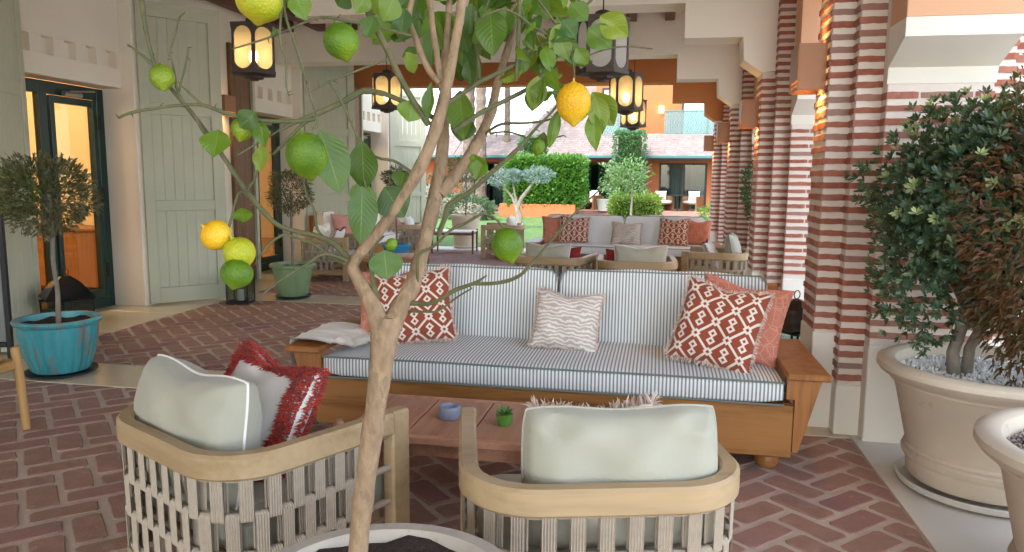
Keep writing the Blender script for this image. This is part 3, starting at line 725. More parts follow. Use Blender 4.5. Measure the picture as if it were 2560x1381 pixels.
sofa('long honey teak sofa with blue and white striped cushions', SF, stripe_fabric, piping_grey)
SEAT = .505
pillow('throw_pillow', 'plain coral pillow mostly hidden behind the lemon tree fork', coral_fabric, .44, .44, .15, (-1.60, 4.36, SEAT), math.radians(16), math.radians(-20), math.radians(-3), seed=11)
pillow('throw_pillow', 'rust geometric fringed pillow at the left end of the striped sofa', geo_fabric, .47, .46, .16, (-1.40, 4.22, SEAT), math.radians(12), math.radians(-22), math.radians(-7), fringe_beige, seed=12)
pillow('throw_pillow', 'small beige zebra print pillow in the middle of the striped sofa', zebra_fabric, .40, .36, .14, (-.52, 4.24, SEAT), math.radians(-3), math.radians(-22), math.radians(4), fringe_beige, seed=13, ln=.022)
pillow('throw_pillow', 'coral scallop print pillow behind the right geometric pillow', coral_fabric, .5, .46, .16, (.43, 4.24, SEAT), math.radians(-12), math.radians(-20), math.radians(9), seed=14)
pillow('throw_pillow', 'rust geometric fringed pillow at the right end of the striped sofa', geo_fabric, .46, .47, .16, (.29, 4.05, SEAT), math.radians(-16), math.radians(-24), math.radians(9), fringe_beige, seed=15)
# throw over the left arm
th = thing('throw_blanket', 'white fringed throw draped over the left sofa arm', 'blanket', (-2.0, 4.2, 0))
def drape(a, b):
    y = -.27+.50*b + .03*math.sin(4*a+2); rp = .007*math.sin(11*b+5*a)+.004*math.sin(23*b-7*a)
    if a < .34: f = (.34-a)/.34; return (-.09-.012*f+.012*math.sin(10*b)*f, y*(1-.3*f)-.05*f, .556-.40*f)
    if a < .6: f = (a-.34)/.26; return (-.09+.25*f, y, .556+.012*math.sin(PI*f)+abs(rp))
    f = (a-.6)/.4; return (.16+.20*f, y+.05*f+.03*math.sin(6*f), .556-.028*min(1, f*3)+.016*abs(math.sin(5*b+4*f))*(f > .1)+abs(rp))
m = MB(); m.grid(drape, 40, 26)
lo = list(m.v); n0 = len(lo); fs0 = list(m.f); m.v += [(x, y, z-.006) for x, y, z in lo]; m.f += [tuple(n0+i for i in reversed(q)) for q in fs0]; m.build('cloth', cream_fabric, th, True)
m = MB(); m.r = []
for k in range(70):
    y = -.28+.40*k/70; x0 = -.104+R.uniform(-.01, .01); l = R.uniform(.08, .13); m.add([(x0, y, .15), (x0, y+.006, .15), (x0+R.uniform(-.012, .012), y+.004+R.uniform(-.01, .01), .15-l)], [(0, 1, 2)])
m.build('fringe', cream_fabric, th)

# coffee table
ct = thing('coffee_table', 'low rosy timber coffee table in front of the striped sofa', 'table', (-.62, 3.28, 0)); hw_, hd = .74, .3
for sy in (-1, 1): b = MB(); b.box((-hw_, sy*hd-(.035 if sy > 0 else -.0), .345), (hw_, sy*hd+(.0 if sy > 0 else .035), .38), .004); b.build('edge_board', table_wood, ct)
b = MB(); b.box((0, -hd+.037, .348), (.281, hd-.037, .379), .004); me = b.mesh('plank', table_wood)
for k in range(5): link('plank', me, ct, loc=(-hw_+.01+.2885*k, 0, 0))
b = MB(); b.box((-hw_+.06, -hd+.06, .27), (hw_-.06, hd-.06, .34), .003); b.build('apron', table_wood, ct)
for sx in (-1, 1):
    for sy in (-1, 1): b = MB(); b.lathe([(.018, 0), (.026, .1), (.03, .32), (.02, .35), (.024, .375), (.026, .39), (.018, .408), (0, .412)], 14, (sx*(hw_+.028), sy*(hd-.06), 0)); b.build('leg', table_wood, ct, True)
ash = thing('ashtray', 'round blue grey ceramic ashtray on the coffee table', 'ashtray', (-.93, 3.27, .3805))
ceramic = M('blue_grey_ceramic', '#8790a3', .4, .08, 10, .1, 60, .001)
b = MB(); b.lathe([(0, 0), (.05, 0), (.054, .006), (.054, .052), (.05, .057), (.04, .057), (.037, .05), (.036, .022), (0, .02)], 32); b.build('bowl', ceramic, ash, True)
su = thing('succulent', 'small green succulent in a green glazed pot on the coffee table', 'plant', (-.655, 3.22, .3805))
b = MB(); b.lathe([(0, 0), (.03, 0), (.036, .02), (.04, .052), (.036, .054), (0, .05)], 20); b.build('pot', M('green_pot_glaze', '#5c8a3a', .3, .2, 30, .1, 60, .001), su, True)
suc = leafmat('succulent_leaf', ['#3f6b35', '#6c9a4e', '#4f8148'], .4, .1)
for k in range(16):
    a = k*2.4; up = .3+.6*(k/16); b = MB(); l = .036
    b.add([(0, -.007, 0), (0, .007, 0), (l*.6, .008, l*up*.7), (l*.6, -.008, l*up*.7), (l, 0, l*up*1.3), (l*.5, 0, l*up*.7-.006)], [(0, 1, 2, 3), (3, 2, 4), (0, 3, 5), (3, 4, 5), (4, 2, 5), (2, 1, 5)])
    link('leaf', b.mesh('leaf', suc), su, loc=(.01*math.cos(a), .01*math.sin(a), .05), rot=(0, 0, a))

# rope armchairs
def armchair(lab, loc, rotz, group):
    c = thing('armchair', lab, 'armchair', loc, rotz, group); hw = .40; rc = .2; dep = .66; T = .64
    def path(off, n=9):
        r_ = rc+off; p = [(-hw-off, dep), (-hw-off, rc)]
        for k in range(1, n): a = PI+PI/2*k/n; p.append((-hw+rc+r_*math.cos(a), rc+r_*math.sin(a)))
        p.append((-hw+rc, -off)); p.append((hw-rc, -off))
        for k in range(1, n): a = -PI/2+PI/2*k/n; p.append((hw-rc+r_*math.cos(a), rc+r_*math.sin(a)))
        p += [(hw+off, rc), (hw+off, dep)]; return p
    def band(z0, z1, o0, o1, bev, name, mat):
        sec = [(o0, z0+bev), (o0+bev, z0), (o1-bev, z0), (o1, z0+bev), (o1, z1-bev), (o1-bev, z1), (o0+bev, z1), (o0, z1-bev)]
        ps = [[(x, y, z) for x, y in path(o)] for o, z in sec]; m = MB(); n = len(ps[0])
        vs = [ps[j][i] for i in range(n) for j in range(8)]; fs = [(i*8+j, i*8+(j+1) % 8, (i+1)*8+(j+1) % 8, (i+1)*8+j) for i in range(n-1) for j in range(8)]
        fs += [tuple(range(7, -1, -1)), tuple((n-1)*8+j for j in range(8))]; m.add(vs, fs); return m.build(name, mat, c, True)
    band(T-.085, T, -.025, .035, .01, 'top_rail', chair_wood); band(.09, .15, -.02, .025, .008, 'bottom_rail', chair_wood)
    for sx in (-1, 1):
        m = MB(); m.box((sx*hw-.03, dep-.002, 0), (sx*hw+.03, dep+.085, T+.001), .008); m.build('front_post', chair_wood, c)
        m = MB(); m.box((sx*hw*.7-.025, .03, 0), (sx*hw*.7+.025, .08, .1), .006); m.build('leg', chair_wood, c)
    # woven rope: bars at four heights, straps staggered from row to row
    rows = [.555, .425, .295, .165]; pa = [Vector((x, y, 0)) for x, y in path(.004, 12)]
    L = [0]
    for a, b in zip(pa, pa[1:]): L.append(L[-1]+(b-a).length)
    def along(s):
        s = max(0, min(L[-1]-1e-6, s))
        for i in range(len(L)-1):
            if L[i+1] > s or i == len(L)-2:
                k = (s-L[i])/(L[i+1]-L[i]); t = (pa[i+1]-pa[i]).normalized(); return pa[i].lerp(pa[i+1], k), t
    for z in rows:
        m = MB(); m.tube([(p.x, p.y, z) for p in pa], .013, 8); m.build('rope_bar', rope, c, True)
    pitch = .0835; hs = .13
    m = MB(); nw = 10; wd = .043; prof = []
    for k in range(14):
        a = 2*PI*k/14; prof.append((.0165*math.cos(a), (hs/2 if math.sin(a) >= 0 else -hs/2)+.0165*math.sin(a)))
    m.grid(lambda a, b: (wd*(b-.5), prof[int(round(a*14)) % 14][0]*(1+.13*(-1 if int(round(b*nw)) % 2 else 1)), prof[int(round(a*14)) % 14][1]), 14, nw, True)
    sm = m.mesh('rope_strap', rope)
    for ri in range(3):
        zc = (rows[ri]+rows[ri+1])/2; n = int((L[-1]-.06)/pitch); s0 = .05+(pitch/2 if ri % 2 else 0)
        for k in range(n):
            p, t = along(s0+k*pitch); link('rope_strap', sm, c, loc=(p.x, p.y, zc), rot=(0, 0, math.atan2(t.y, t.x)))
    m = MB(); m.box((-hw+.05, .08, .2), (hw-.05, dep, .25), .004); m.build('seat_board', chair_wood, c)
    k = cushion_mb(.68, .62, .14, seed=9); k.v = [(x, y+.4, z+.252) for x, y, z in k.v]; k.build('seat_cushion', sage_fabric, c, True)
    return c
A1 = armchair('rope woven armchair holding the red shag pillow, left front', (-1.62, 2.13, 0), math.radians(-28), 'rope armchairs')
A2 = armchair('rope woven armchair with a plain sage pillow, right front', (-.10, 2.03, 0), math.radians(15), 'rope armchairs')
index_kids()
def in_chair(A, x, y, z=.385):
    r = A.rotation_euler.z; return (A.location.x+x*math.cos(r)-y*math.sin(r), A.location.y+x*math.sin(r)+y*math.cos(r), z)
pillow('back_pillow', 'large sage pillow with white piping standing in the left front armchair', sage_fabric, .66, .45, .26, in_chair(A1, -.07, .13), A1.rotation_euler.z, math.radians(-8), 0, piping=white_fabric, dent=.03, seed=21, ex=.36, pin=.03, wr=.005, rc=.06)
pillow('back_pillow', 'large plain sage pillow standing in the right front armchair', sage_fabric, .62, .44, .24, in_chair(A2, .06, .13), A2.rotation_euler.z, math.radians(-8), 0, piping=sage_fabric, dent=.015, seed=22, ex=.4, pin=.03, wr=.009, rc=.07)
# white pillow with a shaggy red border
rp = pillow('shag_pillow', 'white pillow with a thick shaggy red band in the left front armchair', white_fabric, .5, .48, .16, in_chair(A1, -.09, .33, .37), A1.rotation_euler.z+math.radians(4), math.radians(-25), math.radians(5), dent=.04, seed=23)
m = MB(); m.r = []; q = random.Random(4); src = pillow_mb(.5, .48, .168, n=40, dent=.04, seed=23)
for (x, y, z) in src.v:
    e = max(abs(x)/.25, abs(z)/.24)
    if .72 < e < 1.02:
        for _ in range(9):
            p = Vector((x+q.uniform(-.006, .006), y, z+.24+q.uniform(-.006, .006))); d = Vector((q.uniform(-.7, .7), math.copysign(1, y) if abs(y) > .001 else q.choice((-1, 1)), q.uniform(-.8, .5))).normalized()*q.uniform(.016, .034); sd = d.cross(Vector((q.random(), q.random(), q.random()))).normalized()*.004
            m.add([p-sd, p+sd, p+d], [(0, 1, 2)], q.random())
for p, nr in edge_pts(.5, .48, .07, 300):
    if nr.z < .5: continue
    for _ in range(8):
        b_ = p+Vector((q.uniform(-.012, .012), q.uniform(-.03, .03), .24-(.04*math.exp(-(p.x/.5*4.4)**2) if p.z > .1 else 0)-.01)); d = (nr*q.uniform(.2, 1)+Vector((q.uniform(-.7, .7), q.uniform(-1, 1), q.uniform(-.7, .7)))).normalized()*q.uniform(.016, .03); sd = d.cross(Vector((q.random(), q.random(), q.random()))).normalized()*.003
        m.add([b_-sd, b_+sd, b_+d], [(0, 1, 2)], q.random())
m.build('shag_border', red_shag, rp)
pillow('throw_pillow', 'pale fringed pillow peeking over the sage pillow in the right front armchair', cream_fabric, .41, .39, .13, in_chair(A2, .03, .30, .375), A2.rotation_euler.z, math.radians(-14), math.radians(-2), fringe_beige, dent=.02, seed=24, ln=.05)

# ================================================================== LEMON TREE
def spline(pts, sub=5):
    out = []
    for i in range(len(pts)-1):
        p0 = pts[max(i-1, 0)]; p1 = pts[i]; p2 = pts[i+1]; p3 = pts[min(i+2, len(pts)-1)]
        for k in range(sub):
            t = k/sub; out.append(tuple(.5*((2*b)+(-a+c)*t+(2*a-5*b+4*c-d)*t*t+(-a+3*b-3*c+d)*t**3) for a, b, c, d in zip(p0, p1, p2, p3)))
    out.append(tuple(pts[-1])); return out
LT = at(893, 1385, 1.50); POTC = (LT.x-.01, LT.y+.03)
tree = thing('lemon_tree', 'young lemon tree with forked tan trunk and hanging lemons in the foreground', 'tree', (LT.x, LT.y, .5))
TO = Vector((LT.x, LT.y, .5))
LIMBS = [   # each point: photo x, photo y, distance, thickness in photo pixels
 [(893,1500,1.50,29),(895,1385,1.50,28),(908,1250,1.49,28),(925,1120,1.48,28),(942,1000,1.47,30),(955,900,1.46,33),(962,830,1.455,38),(966,790,1.45,34)],
 [(958,840,1.455,34),(932,765,1.44,27),(903,710,1.43,23),(882,665,1.42,22),(905,630,1.41,21),(945,580,1.40,21),(990,520,1.39,22),(1050,420,1.37,23),(1085,335,1.36,23),(1110,245,1.35,21),(1127,167,1.34,19),(1140,96,1.33,17),(1150,40,1.32,17),(1156,-40,1.31,16)],
 [(964,835,1.455,36),(1000,770,1.46,30),(1030,715,1.47,27),(1050,650,1.48,26),(1068,580,1.49,27),(1087,499,1.5,28),(1100,427,1.51,25),(1108,355,1.52,22),(1112,290,1.53,18),(1118,220,1.54,16),(1112,150,1.55,14),(1120,60,1.56,12),(1124,-30,1.57,12)],
 [(1100,485,1.5,20),(1150,425,1.51,19),(1180,380,1.52,19),(1211,322,1.53,19),(1230,275,1.54,18),(1242,215,1.55,16),(1259,155,1.56,14),(1280,84,1.57,13),(1285,10,1.58,12),(1288,-40,1.58,12)],
 [(1100,210,1.35,10),(1075,179,1.36,10),(1056,143,1.37,11),(1039,96,1.38,11),(1022,48,1.39,11),(1032,-10,1.40,10)],
 [(1104,225,1.35,9),(1098,180,1.36,10),(1091,130,1.37,10),(1082,72,1.38,11),(1075,12,1.39,11),(1065,-25,1.4,10)]]
TWIGS = [
 [(872,650,1.42,13),(835,610,1.40,10),(790,590,1.38,9),(745,580,1.36,8),(690,560,1.34,8),(640,508,1.32,9),(600,455,1.31,8),(560,395,1.3,8),(500,310,1.29,7),(430,225,1.28,6),(385,165,1.27,6),(345,130,1.26,4),(320,113,1.26,3)],
 [(388,168,1.27,6),(372,110,1.27,7),(360,50,1.27,8),(352,-20,1.27,9)],
 [(548,380,1.3,6),(507,325,1.28,6),(481,282,1.27,5),(447,237,1.26,5),(433,167,1.25,4),(425,131,1.25,3.5),(438,86,1.24,3),(447,48,1.24,3),(463,31,1.24,2.5)],
 [(447,229,1.26,4),(462,172,1.26,3),(471,119,1.26,3)],
 [(297,295,1.2,4),(328,282,1.21,5),(395,270,1.22,5),(447,264,1.23,5),(507,263,1.24,6),(567,284,1.26,7),(653,302,1.28,7),(751,303,1.3,7),(790,297,1.31,7)],
 [(507,263,1.24,5),(480,240,1.23,4),(445,205,1.23,3)],
 [(695,328,1.29,5),(742,305,1.3,7),(783,289,1.31,9),(855,256,1.33,10),(898,232,1.34,10),(917,228,1.345,10),(962,236,1.35,9),(1039,268,1.36,9),(1090,300,1.36,9)],
 [(780,290,1.31,7),(750,318,1.3,7),(718,351,1.29,6),(682,387,1.29,4)],
 [(594,389,1.28,3),(642,360,1.28,3.5),(682,336,1.29,3.5),(723,315,1.3,3.5),(770,296,1.31,4)],
 [(705,-15,1.2,6),(716,48,1.21,5),(736,108,1.22,4.5),(759,179,1.23,5),(774,234,1.24,4),(788,282,1.25,4),(793,308,1.25,5),(784,325,1.25,5)],
 [(707,0,1.2,4),(700,72,1.2,4),(703,119,1.2,3.5),(714,148,1.2,3),(716,215,1.2,3),(722,238,1.2,2.5)],
 [(580,123,1.2,2),(640,105,1.21,3.5),(700,84,1.22,4),(760,57,1.24,4.5),(807,43,1.26,4.5),(879,55,1.28,5),(950,69,1.31,5),(1027,90,1.34,5)],
 [(771,232,1.25,2.5),(831,201,1.27,4),(893,177,1.29,4),(967,150,1.31,4)],
 [(822,205,1.3,2.5),(850,248,1.31,4),(872,294,1.32,4),(888,330,1.33,4.5),(915,377,1.34,4.5),(948,396,1.35,4.5),(986,403,1.36,4.5),(1028,430,1.37,5)],
 [(888,332,1.33,4),(896,360,1.33,4.5),(905,415,1.33,4.5),(919,499,1.33,5),(927,563,1.34,4)],
 [(945,745,1.44,11),(934,715,1.43,9),(928,658,1.42,8),(930,621,1.41,7),(960,590,1.41,4)],
 [(1072,312,1.36,12),(1039,263,1.34,11),(996,186,1.32,11),(963,115,1.31,11),(927,48,1.3,11),(912,10,1.3,11),(895,-25,1.3,10)],
 [(1132,330,1.4,9),(1199,284,1.43,8),(1271,248,1.46,8),(1330,215,1.48,8),(1370,170,1.5,7),(1420,100,1.52,6),(1440,40,1.53,5),(1450,-20,1.54,5)],
 [(1118,258,1.36,8),(1175,222,1.4,8),(1199,205,1.42,8),(1282,165,1.46,7),(1340,125,1.48,6),(1405,70,1.5,5),(1480,0,1.52,5)],
 [(1189,30,1.5,6),(1192,119,1.5,7),(1199,198,1.48,6)],
 [(1299,-20,1.45,7),(1297,72,1.45,7),(1290,203,1.46,6)],
 [(1204,43,1.42,3.5),(1254,24,1.43,4),(1294,38,1.44,4.5),(1335,69,1.45,5),(1393,100,1.47,5),(1436,129,1.48,5),(1481,155,1.49,3)],
 [(1465,141,1.48,2.5),(1522,122,1.48,3),(1574,117,1.48,2.5),(1632,123,1.48,1.8)],
 [(1025,757,1.46,10),(1071,760,1.44,7),(1108,745,1.42,6.5),(1137,726,1.41,7),(1184,709,1.4,6),(1216,690,1.39,2.5)],
 [(1184,710,1.4,6),(1243,708,1.38,6.5),(1293,693,1.36,6),(1329,660,1.35,5),(1390,587,1.33,4),(1444,526,1.31,3.5),(1521,456,1.3,2)],
 [(1020,779,1.46,5),(1060,780,1.44,3.5),(1096,777,1.43,3.5),(1145,742,1.41,3),(1179,722,1.4,2)],
 [(1041,740,1.47,6),(1044,698,1.46,5),(1044,666,1.45,5.5),(1049,634,1.44,6),(1083,617,1.43,5),(1128,575,1.41,5),(1165,558,1.4,5),(1205,536,1.39,4.5),(1234,544,1.39,4),(1262,572,1.39,4)],
 [(1095,590,1.49,9),(1112,545,1.48,9),(1124,511,1.47,9),(1172,482,1.46,8),(1234,427,1.45,8),(1298,370,1.44,7),(1339,322,1.43,5),(1375,285,1.42,4),(1432,215,1.41,4)],
 [(1200,345,1.53,6),(1239,317,1.51,5),(1267,309,1.5,5),(1315,308,1.49,4.5),(1363,302,1.48,4),(1396,291,1.47,2.5)],
 [(1224,334,1.5,4),(1267,330,1.48,3.5),(1303,339,1.47,3.5),(1327,348,1.46,4),(1387,344,1.45,3),(1408,339,1.45,2.5)],
 [(658,735,1.3,2.5),(707,697,1.32,4),(766,662,1.34,4.5),(811,635,1.36,5),(868,652,1.4,7)],
 [(637,662,1.3,2),(669,614,1.31,4),(707,589,1.33,4.5),(735,593,1.34,4.5),(783,610,1.36,5),(818,635,1.38,5),(862,660,1.41,7)],
 [(822,606,1.4,5),(794,575,1.38,5),(787,530,1.37,4.5),(766,485,1.36,4),(757,440,1.36,3)],
 [(640,508,1.32,4),(600,480,1.3,4),(580,540,1.28,4),(572,570,1.27,5)],
 [(618,480,1.31,4),(640,440,1.3,3.5),(652,400,1.29,3)],
 [(1432,215,1.41,3),(1436,190,1.42,3),(1430,140,1.45,3.5),(1428,110,1.47,3.5)],
 [(1335,69,1.45,3),(1350,110,1.46,2.5),(1395,180,1.47,2)],
 [(1200,60,1.5,4),(1230,-20,1.5,4)], [(1390,60,1.47,4),(1330,-20,1.45,4)]]
def branch(mb, pts, n):
    sp = spline(pts, 4); mb.tube([at(x, y, d)-TO for x, y, d, r in sp], [max(.001, r*.92*d/F_PX)*R.uniform(.95, 1.06)*(1+.03*math.sin(i*1.3+len(sp))) for i, (x, y, d, r) in enumerate(sp)], n)
tm = MB()
for l in LIMBS[:1]: branch(tm, l, 18)
tm.build('trunk', lemon_bark, tree, True)
for l in LIMBS[1:]:
    l = [(x, y, d, r*(1 if r > 30 else .86 if i < 3 else .74)) for i, (x, y, d, r) in enumerate(l)]; b_ = MB(); branch(b_, l, 14); b_.build('limb', lemon_bark, tree, True)
for l in TWIGS:
    l = [(x, y, d, max(1.8, r*.8)) for x, y, d, r in l]; b_ = MB(); branch(b_, l, 8)
    for x, y, d, r in spline(l, 2):         # short thorns
        if R.random() < .45 and r < 8:
            p = at(x, y, d)-TO; v = Vector((R.uniform(-1, 1), R.uniform(-1, 1), R.uniform(-1, 1))).normalized()*R.uniform(.006, .013); b_.tube([p, p+v], [.0016, .0004], 5)
    b_.build('twig', green_bark, tree, True)
# fruit
def lemon_mat(name, c1, c2, c3):
    m, t, p, o = nodes(name); v = coords(t); f = noise(t, 9, 3, v)
    col = ramp(t, f, [(.35, lin(c1)), (.52, lin(c2)), (.68, lin(c3))]); spot = math_(t, 'GREATER_THAN', noise(t, 55, 4, v, .7), .73)
    t.links.new(mixc(t, math_(t, 'MULTIPLY', spot, .45), col, lin('#4b3f1c')), p.inputs['Base Color']); p.inputs['Roughness'].default_value = .46; p.inputs['Specular IOR Level'].default_value = .35; p.inputs['Subsurface Weight'].default_value = .08; p.inputs['Subsurface Radius'].default_value = (.01, .01, .003)
    vo = t.nodes.new('ShaderNodeTexVoronoi'); vo.inputs['Scale'].default_value = 240; t.links.new(v, vo.inputs['Vector']); bump(t, p, vo.outputs['Distance'], .6, .002); return m
LG = lemon_mat('green_lemon_peel', '#456410', '#5c7d12', '#7c931e'); LYG = lemon_mat('ripening_lemon_peel', '#93a01c', '#b4ad22', '#c9b52c'); LY = lemon_mat('yellow_lemon_peel', '#cf9a12', '#dcab1a', '#d9b632'); LD = lemon_mat('olive_green_lemon_peel', '#5a6d12', '#71851b', '#83962a')
LEMONS = [(650,6,1.2,118,100,LYG,0,'yellow green lemon cut by the top edge'),(853,103,1.27,88,92,LG,.1,'round bright green lemon high left of the limbs'),(405,193,1.24,60,68,LD,.35,'small green lemon on the far left branch'),(1434,257,1.41,88,106,LY,0,'large yellow lemon hanging on the right'),(766,388,1.25,102,120,LG,.15,'large green lemon left of the broad blue green leaf'),
 (540,588,1.27,78,76,LY,-.9,'yellow lemon, topmost of the cluster of three'),(598,632,1.27,80,82,LYG,.4,'blotched yellow lemon in the middle of the cluster'),(592,684,1.25,80,74,LG,-.3,'green lemon, lowest of the cluster of three'),(1268,612,1.385,80,88,LG,.15,'green lemon hanging above the striped sofa'),(1345,367,1.45,34,44,LG,-.5,'tiny green lemon among the right twigs'),(978,612,1.41,34,26,LG,1.3,'tiny green lemon beside the left limb'),(606,322,1.29,56,62,LD,.2,'olive green lemon among left leaves'),(1365,132,1.48,40,42,LD,0,'small green lemon in the upper right leaves')]
for (x, y, d, w_, h_, mt, tilt, lb) in LEMONS:
    a, b = w_/2*d/F_PX, h_/2*d/F_PX; m = MB(); pr = []
    for k in range(17):
        t = PI*k/16; r_ = a*math.sin(t)**.92; z = -b*.93*math.cos(t)
        if k < 4: r_ = [0, a*.13, a*.27, a*.55][k]; z = [-b*1.16, -b*1.1, -b*.97, -b*.80][k]
        if k > 14: r_ *= .9
        pr.append((max(0, r_), z))
    m.lathe(pr, 24); m.lathe([(a*.2, b*.9), (a*.16, b*.97), (.002, b*1.0), (.0015, b*1.15)], 8)
    o = m.build('lemon', mt, tree, True, label=lb); o.location = at(x, y, d)-TO; o.rotation_euler = (R.uniform(-.3, .3), tilt, R.uniform(0, 6))
# leaves
lv = []
for k in range(6):
    q = random.Random(50+k); fold = q.uniform(.15, .5); curl = q.uniform(-.3, .9); wav = q.uniform(.02, .06); m = MB()
    def lf(a, b):
        v = b; wd = .5*(max(0, math.sin(PI*v**.95))**.9)*(1-.1*v); u = (2*a-1)*wd
        z = abs(u)*fold + wav*math.sin(9*v+3*a)*abs(u)*4 - curl*v*v*.5; return (u, v*math.cos(curl*.5*v), z)
    m.grid(lf, 6, 12, uvf=lambda a, b: (a, b)); lv.append(m.mesh('leaf', lemon_leaf, True))
def leaf(x0, y0, x1, y1, wpx, d, roll=0, face=None, nod=0):
    p0, p1 = at(x0, y0, d), at(x1, y1, d+nod); yv = p1-p0; l = yv.length; yv.normalize()
    nz = (ORG-p0).normalized(); nz = (nz-yv*nz.dot(yv)).normalized(); nz = Matrix.Rotation(roll, 3, yv) @ nz; xv = yv.cross(nz); wd = wpx*d/F_PX
    mt = Matrix(((xv.x*wd, yv.x*l, nz.x*l*.6, p0.x-TO.x), (xv.y*wd, yv.y*l, nz.y*l*.6, p0.y-TO.y), (xv.z*wd, yv.z*l, nz.z*l*.6, p0.z-TO.z), (0, 0, 0, 1)))
    link('leaf', R.choice(lv), tree, mtx=mt)
BIG = [(800,325,855,485,105,1.27),(905,352,910,480,80,1.3),(905,465,905,612,88,1.31),(912,455,890,540,80,1.36),(960,468,1010,545,100,1.38),(960,625,968,700,92,1.41),(545,325,535,395,78,1.28),(602,520,612,556,50,1.3),(640,280,600,320,60,1.27),(648,300,665,372,42,1.28),(655,362,650,432,40,1.28),
 (735,-20,765,52,62,1.2),(700,-25,728,20,60,1.21),(690,85,668,75,30,1.2),(935,40,915,90,55,1.29),(985,-10,965,55,70,1.29),(1010,20,1000,90,55,1.36),(1085,60,1075,170,52,1.42),(1065,40,1100,125,60,1.45),(1080,205,1072,305,34,1.33),(1035,250,1020,305,75,1.34),(1015,130,1040,185,45,1.34),(1150,225,1155,350,78,1.45),(1165,290,1150,355,70,1.47),
 (1225,20,1232,138,85,1.46),(1265,15,1255,100,60,1.47),(1200,60,1215,140,55,1.48),(1180,10,1170,90,60,1.5),(1150,70,1170,130,50,1.52),(1345,190,1335,278,60,1.45),(1310,120,1300,190,45,1.46),(1360,120,1380,175,48,1.46),(1405,50,1440,95,58,1.46),(1425,10,1470,50,60,1.46),(1500,40,1572,92,74,1.46),(1470,70,1530,120,74,1.47),(1395,90,1420,150,50,1.45),(1440,120,1470,165,45,1.44),(1480,230,1535,315,80,1.42),(1490,240,1505,335,58,1.41),(1480,280,1488,378,44,1.41),(1395,275,1372,372,34,1.43),(1180,385,1210,440,60,1.5),(1210,395,1190,450,50,1.5),(1330,280,1345,190,55,1.47),(1360,330,1340,392,44,1.47),(1170,150,1180,215,40,1.5),(1140,150,1150,215,40,1.52),(1010,430,1000,470,60,1.4),(870,-25,845,15,70,1.27),(915,-15,890,35,55,1.28)]
for a in BIG: leaf(*a, roll=R.uniform(-.5, .5), nod=R.uniform(-.02, .03))
for k in range(90):       # the crowded crown above
    x = R.gauss(1230, 190); y = R.uniform(-90, 130)
    if x < 930 or x > 1430 or (y > 60 and R.random() < .6): continue
    a = R.uniform(.2, 2.9); l = R.uniform(55, 115); leaf(x, y, x+l*math.cos(a), y+l*math.sin(a), l*R.uniform(.5, .68), R.uniform(1.48, 1.72), roll=R.uniform(-1.3, 1.3), nod=R.uniform(-.05, .05))
for k in range(26):
    x = R.uniform(1280, 1440); y = R.uniform(0, 240); a = R.uniform(.2, 2.9); l = R.uniform(40, 80); leaf(x, y, x+l*math.cos(a), y+l*math.sin(a), l*R.uniform(.5, .65), R.uniform(1.42, 1.6), roll=R.uniform(-1.1, 1.1), nod=R.uniform(-.03, .03))
# its pot
def pot(name, lab, prof, mat, loc, soil_r, soil_z, flute=None, n=56, group=None, soil_mat=None):
    p = thing(name, lab, 'pot', loc, 0, group); b = MB(); b.lathe(prof, n, flute=flute); b.build('body', mat, p, True)
    s = MB(); s.grid(lambda a, b: (soil_r*b*math.cos(2*PI*a), soil_r*b*math.sin(2*PI*a), soil_z+.012*math.sin(23*a*6.28)*b+R.uniform(-.008, .008)), 30, 8, True); s.build('soil', soil_mat or soil, p, True); return p
PR = .33; PZ = .585
pot('planter_pot', 'weathered grey pot holding the foreground lemon tree', [(.0, .02), (.22, 0), (.235, .03), (.30, PZ-.09), (.305, PZ-.06), (PR-.005, PZ-.055), (PR+.005, PZ-.02), (PR-.005, PZ), (PR-.04, PZ), (PR-.05, PZ-.012), (PR-.055, PZ-.14)], pot_grey, (at(950, 1480, 1.66).x, at(950, 1480, 1.66).y, 0), PR-.052, PZ-.025)

# ================================================================== FOLIAGE TOOLS
def leaves_mb(points, size, q, asp=.4, up=.0, droop=0):
    m = MB(); m.r = []
    for p, nrm in points:
        d = (nrm+Vector((q.uniform(-1, 1), q.uniform(-1, 1), q.uniform(-1, 1)+up))*.8).normalized(); l = size*q.uniform(.6, 1.3); sd = d.cross(Vector((q.uniform(-1, 1), q.uniform(-1, 1), q.uniform(-1, 1)))).normalized()*l*asp*.5
        md = p+d*l*.5+Vector((0, 0, .08*l)); e = p+d*l+Vector((0, 0, -droop*l)); m.add([p, md+sd, e, md-sd], [(0, 1, 2), (0, 2, 3)], q.random())
    return m
def ball_points(n, c, rx, ry, rz, q, shell=.55, lump=.18):
    ph = [q.uniform(0, 6.28) for _ in range(8)]; out = []
    for _ in range(n):
        v = Vector((q.gauss(0, 1), q.gauss(0, 1), q.gauss(0, 1))).normalized(); k = 1+lump*(math.sin(4*v.x+5*v.z+ph[0])+math.sin(6*v.y-4*v.z+ph[1])*.7+math.sin(9*v.x+7*v.y+ph[2])*.5)*.6
        r = k*(shell+(1-shell)*q.random()**.5) if q.random() < .8 else k*q.random()**.4
        out.append((Vector((c[0]+v.x*rx*r, c[1]+v.y*ry*r, c[2]+v.z*rz*r)), v))
    return out
olive_leaf = leafmat('olive_topiary_leaf', ['#4a4630', '#5f5c3c', '#6d6a4a', '#3f4a26', '#7a7355'], .5, .15)
bright_leaf = leafmat('fresh_green_leaf', ['#3f6a1c', '#5d8a2a', '#6f9a3c'], .45, .3)
shrub_leaf = leafmat('grey_green_shrub_leaf', ['#24382c', '#34503f', '#4a654c', '#2b4230', '#6f8058'], .45, .2)
